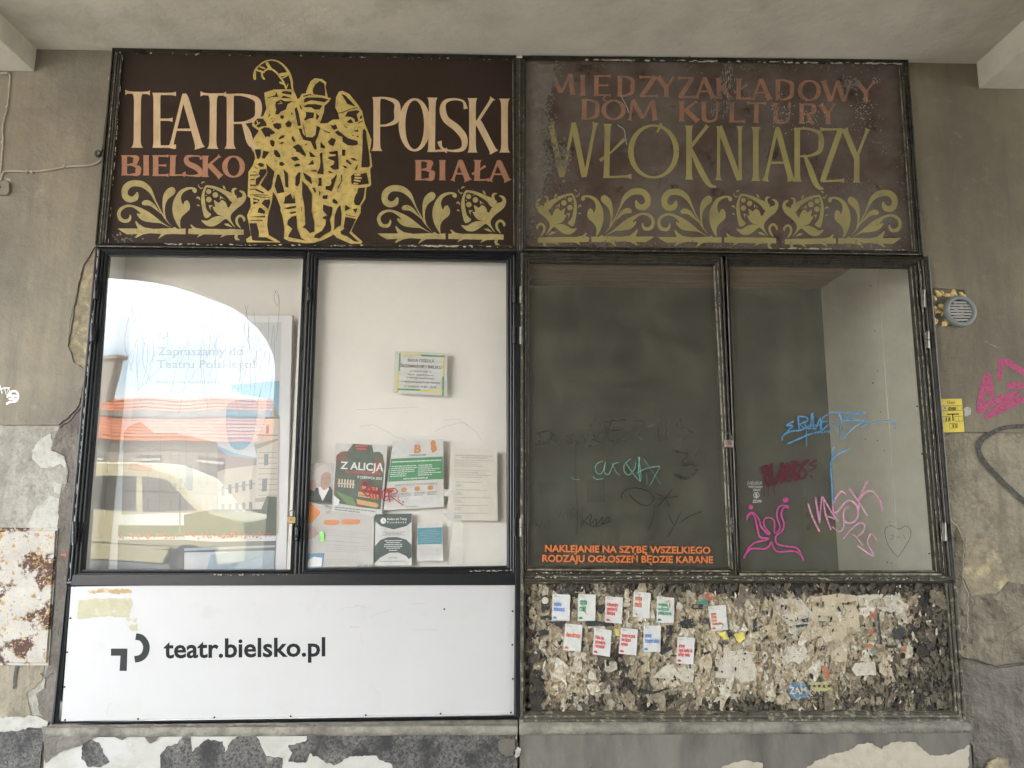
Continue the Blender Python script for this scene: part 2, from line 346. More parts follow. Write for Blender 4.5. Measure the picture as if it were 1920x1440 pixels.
# outer arcade wall with arch and added fill opening; unseen block sized for the sun
M_out = mat('arcade pier plaster', (.52, .49, .43), .85, .1, 3, .2, 50)
def arch_wall():
    Y0, Y1 = -4.62, -5.2; mb = MB()
    x1, x0, zs, zt = -2.62, -8.0, 3.0, 4.24
    n = 24; cx = (x0+x1)/2; a = (x1-x0)/2
    arc = [(cx+a*math.cos(math.pi*i/n), zs+(zt-zs)*math.sin(math.pi*i/n)) for i in range(n+1)]
    mb.prism([(x1, 0), (6.6, 0), (6.6, ZC), (-8.0, ZC)] + arc[::-1], Y1, Y0)
    mb.box((-9.4, Y1, 0), (-8.0, Y0, ZC)); mb.box((10.4, Y1, 0), (12, Y0, ZC)); mb.box((6.6, Y1, 3.6), (10.4, Y0, ZC))  # rectangular right-hand opening added out of sight to bring in more light
    mb.box((-14, Y1, 3.9), (-9.4, Y0, ZC))
    ob = mb.build('arcade_wall', M_out, None, label='plain plastered arcade pier wall with an arch mirrored in the glass and an added unseen opening', cat='wall')
    return ob
arch_wall()
mb = MB(); mb.box((-14, -5.2, ZC+.35), (12, 2.2, 6.1)); mb.box((-14, .0, 0), (-13.6, 2.2, ZC));  # unseen low block for upper storeys, height cut so sun reaches the street
mb.build('upper_shade_block', M_out, None, label='unseen low block above the arcade ceiling, sized to shade the street', cat='building')

# ------------------------------------------------------------ arcade wall with its layers
wall = thing('wall', 'blotchy beige grey plastered wall surrounding both display windows', 'wall', (0, .3, 0))
XL, XR, XM, ZB = -2.27, 2.495, .138, .512
mb = MB(); mb.box((-13.9, .012, 0), (XL-.0, .40, ZC-.002)); mb.box((2.531, .012, 0), (11.9, .40, ZC-.002)); mb.box((XL+.001, .013, 0), (XR-.001, .40, ZB-.03))
mb.build('masonry', M_core, wall)
BIG = -700
paintL = [(213, 96), (183, 462), (176, 470), (157, 500), (148, 545), (138, 600), (130, 650), (140, 680), (162, 693), (158, 722), (150, 760), (130, 784), (112, 797), (60, 797), (0, 797), (BIG, 797), (BIG, -60), (60, 40)]
q = [(BIG, 60), (213, 93.5)] + ragged(paintL[1:13], 5, 1.3, 1, False)[0:] + [(0, 797.5), (BIG, 797)]
q = [p for p in q]
layer('paint_coat', q, .012, .012, M_paint, wall, raw=True)
q = [(1698, 118), (2700, 118), (2700, 812), (1920, 812), (1800, 810), (1762, 811)] + ragged([(1758, 800), (1752, 720), (1740, 612), (1806, 611), (1812, 600), (1806, 545), (1737, 540)], 5, 1.2, 3, False) + [(1729, 480)]
layer('paint_coat', q, .012, .012, M_paint_dim, wall, raw=True)
layer('rubble_patch', [(178, 466), (155, 500), (146, 545), (135, 600), (127, 650), (138, 684), (166, 696), (170, 640), (188, 470)], .012, .004, M_sand, wall, 1.5, seed=4)
layer('rough_render', [(BIG, 798.5), (114, 798.5), (130, 860), (130, 1000), (100, 1260), (90, 1352), (0, 1350), (BIG, 1350)], .012, .005, M_conc, wall, 1.0, 12)
layer('repair_mortar', [(160, 700), (158, 726), (150, 764), (131, 788), (112, 800), (100, 830), (97, 845), (122, 855), (128, 880), (126, 905), (113, 935), (109, 992), (103, 1150), (92, 1245), (84, 1290), (70, 1300), (75, 1335), (88, 1352), (106, 1354), (130, 1095), (150, 830), (167, 700)], .007, .008, M_mortar, wall, 1.6, 5, 2)
layer('white_flake', [(60, 845), (75, 825), (95, 812), (102, 838), (122, 857), (126, 880), (115, 870), (95, 877), (78, 877), (62, 862)], .007, .003, M_white, wall, 1.6, 4, 5)
layer('white_flake', [(48, 992), (68, 952), (95, 930), (114, 936), (110, 992)], .007, .003, M_white, wall, 1.6, 4, 6)
layer('white_flake', [(102, 903), (117, 908), (113, 926), (102, 922)], .007, .003, M_white, wall, 1.0, 4, 7)
layer('stained_render', [(BIG, 1243), (84, 1243), (80, 1275), (50, 1300), (60, 1345), (BIG, 1352)], .007, .004, M_concw, wall, 1.2, 8, 8)
layer('white_flake', [(BIG, 1348), (0, 1344), (40, 1343), (75, 1342), (92, 1352), (88, 1366), (60, 1362), (40, 1368), (0, 1372), (BIG, 1374)], .006, .012, M_white, wall, 2.2, 5, 9)
layer('dark_stone_slab', [(BIG, 1370), (0, 1372), (40, 1367), (84, 1366), (76, 1440), (70, 1540), (BIG, 1540)], .006, .008, M_stone, wall, 1.0, 9, 10)
# right side
layer('rough_render', [(1758, 812.5), (2700, 812.5), (2700, 1240), (1920, 1241), (1865, 1248), (1833, 1238), (1797, 1230), (1770, 960)], .012, .005, M_concw, wall, 1.2, 10, 11)
layer('repair_mortar', [(1770, 945), (1783, 972), (1797, 989), (1806, 1013), (1803, 1086), (1815, 1118), (1813, 1182), (1799, 1231), (1795, 1240), (1783, 1090), (1772, 1000)], .007, .007, M_mortar2, wall, 1.2, 5, 12)
layer('crumbled_patch', [(1809, 1011), (1841, 1009), (1861, 1018), (1875, 1049), (1889, 1086), (1873, 1110), (1840, 1114), (1821, 1116), (1806, 1084)], .007, .005, M_sand, wall, 2.5, 5, 13)
layer('repair_mortar', [(1815, 1120), (1870, 1113), (1890, 1090), (1960, 1100), (1960, 1243), (1920, 1240), (1865, 1247), (1833, 1237), (1800, 1229), (1814, 1182)], .007, .006, M_mortar2, wall, 2.0, 6, 14)
layer('cement_coat', [(1796, 1236), (1833, 1243), (1865, 1253), (1920, 1245), (2700, 1245), (2700, 1600), (1832, 1600), (1822, 1400), (1803, 1350)], .012, .013, M_mortar, wall, 1.5, 7, 15)
layer('crumbled_patch', [(1848, 1428), (1865, 1420), (1888, 1424), (1893, 1445), (1850, 1448)], -.001, .012, M_sand, wall, 2.0, 4, 16)
layer('white_flake', [(1806, 768), (1813, 762), (1821, 766), (1820, 777), (1809, 781)], 0, .002, M_white, wall, 1.2, 3, 17)
# hairline cracks: narrow recessed-looking fillets
def crack(pts, wd, material, Y=-.0005, seed=0):
    P = Paint(Y); P.stroke(ragged(pts, 5, 1.4, seed, False), wd, cap=False); return P.build('crack', material, wall)
M_gap = ink('crack shadow gap', (.02, .018, .016), .9)
crack([(166, 694), (160, 722), (152, 764), (131, 790), (112, 803)], 2.0, M_gap, -.0015, 1)
crack([(127, 650), (132, 600), (146, 540), (156, 498), (176, 468)], .8, M_gap, -.0005, 2)
crack([(97, 845), (123, 856), (129, 882), (126, 905)], 1.4, M_gap, -.0015, 3)
crack([(75, 1262), (86, 1272), (85, 1290)], 1.4, M_gap, -.0015, 4)
crack([(86, 1272), (100, 1262)], 1.2, M_gap, -.0015, 4)
crack([(1797, 1231), (1833, 1239), (1865, 1250), (1900, 1244), (1930, 1243)], 1.1, M_gap, -.002, 6)
crack([(1783, 972), (1797, 990), (1808, 1015), (1805, 1086), (1816, 1118), (1814, 1185)], 1.2, M_plc, -.001, 7)
crack([(1772, 1010), (1790, 1082), (1803, 1088)], 1.2, M_gap, -.001, 8)
crack([(1920, 1170), (1884, 1195), (1878, 1240)], .7, M_gap, -.002, 9)
crack([(1846, 640), (1858, 646), (1872, 652)], 1.0, M_conc, -.0005, 9)

# plinth with ledge
def plinth():
    yF = -.055
    zt = W(500, 1358, -.02)[1]; zf = W(500, 1368, yF)[1]
    xa, xb = W(84, 1400, yF)[0], W(1822, 1400, yF)[0]; xm = W(972, 1400, yF)[0]
    for a, b, mm, pm in ((xa, xm-.004, M_ledge, M_plw), (xm+.004, xb, M_ledge, M_pld)):
        mb = MB(); n = 60
        vs = []; fs = []
        for i in range(n+1):
            x = a+(b-a)*i/n; e = .004*hsh(x*4, 0, 1)+.003*hsh(x*15, 3, 1)
            ex = .03 if (i in (0, n)) else 0
            prof = [(.0, zt+.02), (-.030+e, zt+.004+e), (yF-.006+e, zf+.012+e), (yF-.012+e, zf-.006), (yF-.006+e, zf-.028+e), (yF+.004, zf-.034)]
            vs += [(x, y, z) for y, z in prof]
        k = 6
        for i in range(n):
            for j in range(k-1): fs.append((i*k+j, i*k+j+1, (i+1)*k+j+1, (i+1)*k+j))
        mb.add(vs, [f for f in fs]); mb.add([vs[j] for j in range(k)], [tuple(range(k))]); mb.add([vs[n*k+j] for j in range(k)], [tuple(range(k))[::-1]])
        mb.build('ledge', mm, wall, smooth=True)
        mb = MB(); mb.box((a+.003, yF+.003, 0), (b-.003, .012, zf-.02)); mb.build('plinth', pm, wall)
    Y = yF+.003
    layer('repair_mortar', [(80, 1362), (970, 1356), (970, 1364), (640, 1368), (500, 1371), (470, 1377), (430, 1373), (350, 1375), (300, 1381), (283, 1394), (270, 1378), (240, 1381), (230, 1387), (205, 1378), (175, 1384), (150, 1398), (110, 1410), (86, 1430)], Y, .006, M_mortar, wall, 1.5, 5, 20)
    for i, q in enumerate(([(155, 1392), (170, 1386), (185, 1392), (193, 1410), (206, 1428), (190, 1438), (165, 1438), (153, 1420)],
              [(300, 1418), (312, 1400), (330, 1395), (345, 1379), (358, 1382), (361, 1410), (375, 1395), (390, 1385), (418, 1390), (421, 1410), (436, 1387), (460, 1374), (480, 1376), (490, 1400), (500, 1418), (530, 1420), (528, 1470), (302, 1470)],
              [(540, 1398), (573, 1390), (579, 1372), (660, 1367), (969, 1364), (969, 1470), (745, 1470), (735, 1434), (700, 1416), (656, 1418), (625, 1436), (609, 1428), (581, 1412), (573, 1430), (541, 1428), (548, 1412)])):
        layer('bared_stone', q, Y, .002, M_stone, wall, 2.0, 4, 21+i)
    layer('brown_stone', [(934, 1390), (950, 1385), (966, 1388), (966, 1414), (950, 1418), (935, 1406)], Y-.002, .004, M_mortar, wall, 1, 4, 25)
    for i, q in enumerate(([(1500, 1470), (1515, 1437), (1555, 1415), (1592, 1408), (1610, 1395), (1635, 1394), (1652, 1405), (1670, 1392), (1715, 1391), (1745, 1417), (1780, 1415), (1818, 1397), (1812, 1470)], [(1355, 1437), (1395, 1425), (1430, 1431), (1425, 1470), (1350, 1470)])):
        layer('cream_plaster', q, Y, .003, M_plc, wall, 2.0, 4, 26+i)
    layer('white_flake', [(962, 1412), (971, 1400), (977, 1404), (974, 1417), (966, 1420)], Y-.002, .004, M_white, wall, 1.5, 4, 29)
    P = Paint(Y-.004); P.dot((904, 1373), 5); P.build('white_plug', M_white, wall)
    P = Paint(Y-.0045); P.dot((904, 1373), 2); P.build('screw', M_dsteel, wall)
plinth()

# ------------------------------------------------------------ display cases
def ridged(w0=-.03, d=.010, k=4, base=0.02, u0=0, u1=1):
    """stepped moulding profile: k rounded ribs descending to the glass"""
    pr = [(0, base), (0, w0)]
    for i in range(k):
        a = i/k; b = (i+1)/k; y = w0 + (i*.25)*d*2
        pr += [(a+.06/k*2, y-.004), (a+.40/k, y-.006), (a+.70/k, y-.003), (a+.74/k, y+.006), (b-.02, y+.006)]
    pr += [(1, w0+.03), (1, .02)]
    return pr
P4 = ridged(); P3 = ridged(-.026, .012, 3); P2 = ridged(-.02, .01, 2)
casL = thing('display_case', 'left black painted display case with white lined windows under the theatre sign', 'display case', (-1.07, 0, .5))
casR = thing('display_case', 'right olive brown display case with dark backdrop and graffitied windows', 'display case', (1.3, 0, .5))

# fixed rails and casings
moulding('casing', [(184, 461), (976, 474), (975, 1093), (128, 1096)], [(191, 468), (968, 479), (966, 1081), (136, 1085)], [(0, .02), (0, -.028), (.3, -.032), (.6, -.030), (.8, -.022), (1, -.018), (1, .03)], M_black, casL)
moulding('casing', [(977, 474), (1738, 484), (1787, 1092), (976, 1092)], [(981, 479), (1724, 489), (1777, 1080), (980, 1078)], [(0, .02), (0, -.028), (.25, -.034), (.5, -.026), (.55, -.036), (.8, -.030), (1, -.018), (1, .03)], M_olive, casR)
# mullion pieces between the doors
def bar(name, pts, Y0, Y1, m, parent, bevel=.002):
    mb = MB(); mb.prism([W(a, b, Y0) for a, b in pts], Y0, Y1); return mb.build(name, m, parent, bevel=bevel)
bar('rail', [(136, 1078), (966, 1074), (966, 1097), (132, 1098)], -.034, .02, M_black, casL)
bar('mullion', [(968, 108), (979, 108), (979, 470), (970, 470)], -.040, .03, M_olive, casR)
bar('mullion', [(967.5, 474), (976, 474), (975.5, 1344), (966, 1344)], -.040, .03, M_black, casL)
bar('edge_strip', [(976.3, 474), (980.5, 474), (981, 1344), (975.8, 1344)], -.046, .02, M_worn2, casR, .0015)
bar('rail', [(982, 1079), (1776, 1080), (1778, 1092), (982, 1093)], -.030, .02, M_worn2, casR)

def door(parent, outer, inner, fm, gm, prof, tilt=0.0, fold=None):
    d = moulding('glazed_door', outer, inner, prof, fm, parent, Y=0)
    pw = [(inner[0][0]-2, inner[0][1]-2), (inner[1][0]+2, inner[1][1]-2), (inner[2][0]+2, inner[2][1]+2), (inner[3][0]-2, inner[3][1]+2)]
    c = [W3(*p, 0) for p in pw]
    mb = MB(); n = 24; vs = []
    zt = c[0].z; zb = c[3].z
    for i in range(n+1):
        for j in range(n+1):
            u, v = i/n, j/n
            q = c[0].lerp(c[1], u).lerp(c[3].lerp(c[2], u), v)
            y = .012 - math.tan(tilt)*(q.z-(zt+zb)/2)
            if fold: y += .4*fold(u, v)
            vs.append((q.x, y, q.z))
    mb.add(vs, [(i*(n+1)+j, i*(n+1)+j+1, (i+1)*(n+1)+j+1, (i+1)*(n+1)+j) for i in range(n) for j in range(n)])
    g = mb.build('glass_pane', gm, d, smooth=True)
    return d, g
D1, G1 = door(casL, [(190, 468), (575.5, 474), (549.5, 1086), (135, 1087)], [(205, 480), (569, 484), (545, 1068), (157, 1068)], M_black, G_refl, P3, math.radians(1.0), lambda u, v: .010*math.sin(u*2.2+.3)*math.sin(v*3.0))
D2, G2 = door(casL, [(580, 474), (966, 479), (965, 1080), (553.5, 1085)], [(596, 485), (949, 491), (950, 1061), (574, 1066)], M_black, G_clear, P3)
D3, G3 = door(casR, [(980, 478), (1352, 484), (1379, 1079), (979, 1078)], [(992, 493), (1338, 498), (1365, 1063), (991, 1061)], M_olive, G_dust, P3)
D4, G4 = door(casR, [(1358, 485), (1725, 490), (1777, 1080), (1384, 1080)], [(1366, 498), (1705, 503), (1752, 1070), (1387, 1070)], M_olive, G_dust, P4)
bar('stile_strip', [(575.8, 474), (579.7, 474), (553.2, 1086), (549.8, 1086)], -.022, .02, M_dsteel, casL)
# bright worn inner beads of the right doors
def bead(d, pts, m=M_worn, wd=2.6, Y=-.034, name='worn_bead'):
    mb = MB()
    for i in range(len(pts)-1):
        a, b = W3(*pts[i], Y), W3(*pts[i+1], Y)
        k = 14; q = [a.lerp(b, t/k) for t in range(k+1)]
        mb.tube([(p.x+.0008*hsh(p.x*9, p.z*9, i), p.y, p.z+.0008*hsh(p.z*9, p.x*9, i)) for p in q], wd*.003/2, 6)
    return mb.build(name, m, d, smooth=True)
bead(D3, [(1339, 500), (1367, 1062)]); bead(D3, [(1345, 494), (1373, 1068)], M_worn, 2.2)
bead(D3, [(989, 1068), (1370, 1071)], M_worn, 3.2); bead(D4, [(1387, 1077), (1765, 1077)], M_worn, 4.2)
bead(D4, [(1708, 500), (1756, 1072)], M_worn, 1.8); bead(D4, [(1715, 497), (1764, 1074)], M_worn2, 3); bead(D4, [(1722, 492), (1771, 1076)], M_worn, 1.8)
bead(D4, [(1362, 492), (1384, 1072)], M_steel, 1.6); bead(D3, [(986, 486), (985, 1066)], M_worn2, 1.6)
bead(D4, [(1388, 1071.5), (1752, 1071.5)], M_worn, 1.2)
# hinges, latches, padlocks
def hinge(parent, x, y0, y1, m=M_steel, wd=7):
    mb = MB(); Y = -.046
    a, b = W3(x, y0, Y), W3(x, y1, Y); mid = a.lerp(b, .5)
    mb.tube([a, mid+Vector((0, 0, .002))], wd*.0015, 8); mb.tube([mid-Vector((0, 0, .002)), b], wd*.0015, 8)
    mb.box((a.x-.012, Y+.006, b.z), (a.x+.012, Y+.02, a.z))
    return mb.build('hinge', m, parent, smooth=False)
for x, y0, y1 in ((180, 527, 560), (173.5, 606, 640), (139, 978, 1018)): hinge(D1, x, y0, y1, M_black, 7)
for y0, y1 in ((536, 567), (612, 644), (971, 1005)): hinge(D2, 964, y0, y1, M_dsteel, 6); hinge(D3, 976.5, y0+1, y1+1, M_steel, 6)
for x, y0, y1 in ((1731, 544, 576), (1739, 622, 653), (1770, 980, 1014)): hinge(D4, x, y0, y1, M_steel, 7)
def latch(parent, x, y, n=3, m=M_dsteel, dx=.0):
    mb = MB(); Y = -.040; a = W3(x, y, Y); b = W3(x+dx, y+30, Y)
    mb.tube([a, a.lerp(b, .3), a.lerp(b, .6), b], [.007, .009, .009, .006], 8); ob = mb.build('latch', m, parent, smooth=True)
    for i in range(n):
        q = a.lerp(b, (i+.5)/n); k = MB(); k.tube([(q.x, q.y-.012, q.z), (q.x, q.y, q.z)], .0042, 8); s = k.build('screw', M_steel, parent)
    return ob
latch(D1, 578, 537, 3, M_black); latch(D1, 556, 985, 3, M_black); latch(D3, 1348, 545, 3, M_olive); latch(D3, 1373, 968, 4, M_worn2)
def padlock(name, label, x, y, body, wpx, hpx):
    Y = -.062; c = W3(x, y, Y); t = thing('padlock', label, 'padlock', c)
    ww, hh = wpx*.003, hpx*.003
    mb = MB(); mb.box((c.x-ww/2, Y-.008, c.z-hh), (c.x+ww/2, Y+.008, c.z)); mb.build('lock_body', body, t, bevel=.004)
    mb = MB(); r = ww*.33
    mb.tube([(c.x-r, Y, c.z-.004)]+[(c.x-r*math.cos(math.pi*k/8), Y, c.z+hh*.45+r*math.sin(math.pi*k/8)) for k in range(9)]+[(c.x+r, Y, c.z-.004)], .0028, 8)
    mb.build('shackle', M_steel, t, smooth=True)
    k = MB(); k.tube([(c.x, Y-.0085, c.z-hh*.5), (c.x, Y-.0105, c.z-hh*.5)], .003, 8); k.build('keyhole', M_dsteel, t)
M_brass = mat('tarnished brass', (.30, .22, .10), .45, .25, 40, .2, 90, metal=.8)
M_rustlock = mat('rusty padlock steel', (.22, .15, .12), .6, .3, 50, .3, 90, metal=.4, c2=(.35, .3, .27), s2=60)
padlock('padlock', 'small brass padlock hanging on the left black window doors', 547, 968, M_brass, 14, 13)
padlock('padlock', 'rusty square padlock holding the two right window doors shut', 1366, 824, M_rustlock, 16, 15)

# interiors -----------------------------------------------------------------
zi, zt_ = .62, W(960, 462)[1]
DB = 1.43
def panel_box(name, a, b, m, parent): mb = MB(); mb.box(a, b); return mb.build(name, m, parent)
# left case: white lining close behind the glass
panel_box('backing_board', (-2.24, .27, zi), (.10, .29, 3.2), M_interior, casL)
panel_box('backing_board', (-1.128, .058, zi), (.101, .068, 3.09), M_interior, casL)
panel_box('side_lining', (-2.262, .03, zi), (-2.242, .44, 3.2), M_interior, casL)
panel_box('side_lining', (.102, .03, zi), (.118, .44, 3.2), M_interior, casL)
panel_box('top_lining', (-2.24, .03, 3.10), (.10, .418, 3.12), M_interior, casL)
panel_box('floor_lining', (-2.24, .03, zi-.02), (.10, .418, zi-.001), M_interior, casL)
xw = 2.521
panel_box('backdrop', (.135, DB, .2), (xw+.02, DB+.02, 3.3), M_dark, casR)
panel_box('partition', (.12, .035, .2), (.134, DB, 3.3), M_dark, casR)
panel_box('interior_floor', (.136, .03, .18), (2.52, DB-.001, .199), M_dark, casR)
# side wall of panels with seams
mb = MB(); mb.box((xw+.0, .032, .2), (xw+.007, DB-.001, 3.29)); mb.build('side_panel', M_lin2, casR)
mb = MB(); mb.box((xw-.006, .56, .2), (xw-.0005, .65, 3.29)); mb.build('seam_strip', M_lin2, casR, bevel=.001)
for (px, py, Y) in ((1633, 536, .78), (1640, 620, .78), (1646, 695, .70), (1636, 718, .8), (1652, 772, .7), (1622, 823, .9), (1645, 826, .72), (1658, 845, .66), (1728, 851, .2), (1668, 978, .6), (1742, 1038, .12), (1663, 1054, .6), (1672, 1056, .55), (1719, 762, .2)):
    # screws on the side wall: depth found where the sight line meets the wall
    d = FW*F + RT*(px-960) - UP*(py-720); t = (xw-.007-CP.x)/d.x; q = CP+d*t
    if .05 < q.y < DB: k = MB(); k.tube([(xw-.009, q.y, q.z), (xw-.001, q.y, q.z)], .004, 8); k.build('screw', M_dsteel, casR)
zc3 = W(1300, 540, DB)[1]
nsl = 9
for i in range(nsl):
    a = DB-.002-(i+1)*.148; b = a+.138
    if a < .03: break
    dz = .010*(i % 2)
    mb = MB(); mb.box((.137, a, zc3+.0+dz*.3), (xw-.001, b, zc3+.02+dz*.3)); mb.build('ceiling_slat', M_slat, casR, bevel=.003)
panel_box('case_top', (.136, .03, zc3+.03), (2.52, DB-.001, zc3+.05), M_dark, casR)
panel_box('case_top', (-2.26, .03, 3.13), (.118, .43, 3.15), M_dark, casL)

# ------------------------------------------------------------ sign boards
def sign(label, outer, inner, bm, fm, prof):
    c = W3((outer[0][0]+outer[1][0])/2, outer[2][1], 0)
    t = thing('sign_board', label, 'sign', (c.x, 0, c.z))
    moulding('frame', outer, inner, prof, fm, t)
    q = [(inner[0][0]-3, inner[0][1]-3), (inner[1][0]+3, inner[1][1]-3), (inner[2][0]+3, inner[2][1]+3), (inner[3][0]-3, inner[3][1]+3)]
    mb = MB(); mb.prism([W(*p, 0) for p in q], .0, .03); mb.build('board', bm, t)
    return t
sgL = sign('dark brown painted theatre sign with golden figures between cream words', [(215, 96), (968, 110), (971, 471), (183, 461)], [(231, 100), (960, 113), (963, 461), (200, 457)], M_board, M_olive, P4)
sgR = sign('weathered brown sign with faded yellow and terracotta lettering on the right', [(979, 110), (1698, 118), (1726, 481), (977, 473)], [(987, 114), (1684, 122), (1709, 471), (984, 463)], M_board2, M_olive, P4)
bead(sgR, [(1686, 126), (1711, 470)], M_worn, 1.6, -.030); bead(sgR, [(1691, 124), (1716, 472)], M_worn2, 1.8, -.034)
for (a_, b_, m_, w_) in (((219, 99), (187, 458), M_worn2, 3), ((224, 101), (192, 457), M_olive, 3.4), ((228.5, 102), (197, 456), M_worn2, 2.2)): bead(sgL, [a_, b_], m_, w_, -.034)
for (a_, b_, m_, w_) in (((982, 113), (979.5, 466), M_worn2, 2), ((986, 114), (983.5, 463), M_olive, 2.2), ((974, 110), (975, 468), M_worn2, 1.6)): bead(sgR, [a_, b_], m_, w_, -.043)
bead(sgR, [(982, 468), (1722, 477)], M_worn2, 2.2, -.034); bead(sgL, [(186, 462), (968, 469)], M_worn2, 2, -.036)
bead(sgL, [(961.5, 114), (964, 460)], M_worn, 1.6, -.022); bead(sgL, [(203, 457.5), (963, 461.5)], M_worn2, 1.8, -.020)
# flaked bright paint along the rail
def chips(parent, a, b, n, seed, m, Y=-.038, sz=(1.5, 9)):
    r = random.Random(seed); P = Paint(Y)
    for i in range(n):
        t = r.random(); x = a[0]+(b[0]-a[0])*t; y = a[1]+(b[1]-a[1])*t+r.uniform(-1.2, 1.2)
        l = r.uniform(*sz); h = r.uniform(.6, 1.8)
        if abs(b[1]-a[1]) > abs(b[0]-a[0]): l, h = h, l
        P.poly([(x-l/2, y), (x-l*.2, y-h), (x+l*.3, y-h*.8), (x+l/2, y+h*.2), (x+l*.1, y+h*.7), (x-l*.3, y+h*.5)])
    return P.build('paint_chip', m, parent, kind='stuff')
M_chip = mat('bare white chip', (.40, .38, .31), .8, .2, 40, 0)
chips(sgL, (300, 458), (963, 463), 70, 1, M_chip, -.040, (1, 8)); chips(sgL, (770, 461), (860, 462), 22, 2, M_chip, -.0405, (3, 12))
chips(sgR, (1460, 466), (1560, 467), 26, 3, M_chip, -.004, (3, 12)); chips(sgR, (1640, 469), (1700, 470), 16, 4, M_chip, -.004)
chips(sgL, (215, 99), (960, 112), 30, 5, M_chip, -.045, (1, 6)); chips(sgR, (1100, 112), (1690, 120), 90, 6, M_chip, -.045, (2, 14))
chips(D2, (880, 1071), (960, 1070), 18, 7, M_chip, -.046, (1, 7)); chips(D1, (400, 1078), (545, 1077), 18, 8, M_chip, -.046, (1, 6))
chips(casR, (1000, 1083), (1770, 1086), 80, 9, M_chip, -.0405, (1, 6)); chips(sgL, (230, 110), (203, 455), 26, 10, M_chip, -.040, (1, 5))
chips(D3, (992, 1074), (1365, 1075), 40, 11, M_chip, -.048, (1, 6)); chips(D4, (1725, 500), (1770, 1070), 34, 12, M_chip, -.048, (1, 6))
chips(casL, (184, 470), (129, 1090), 60, 13, M_chip, -.044, (1, 9))

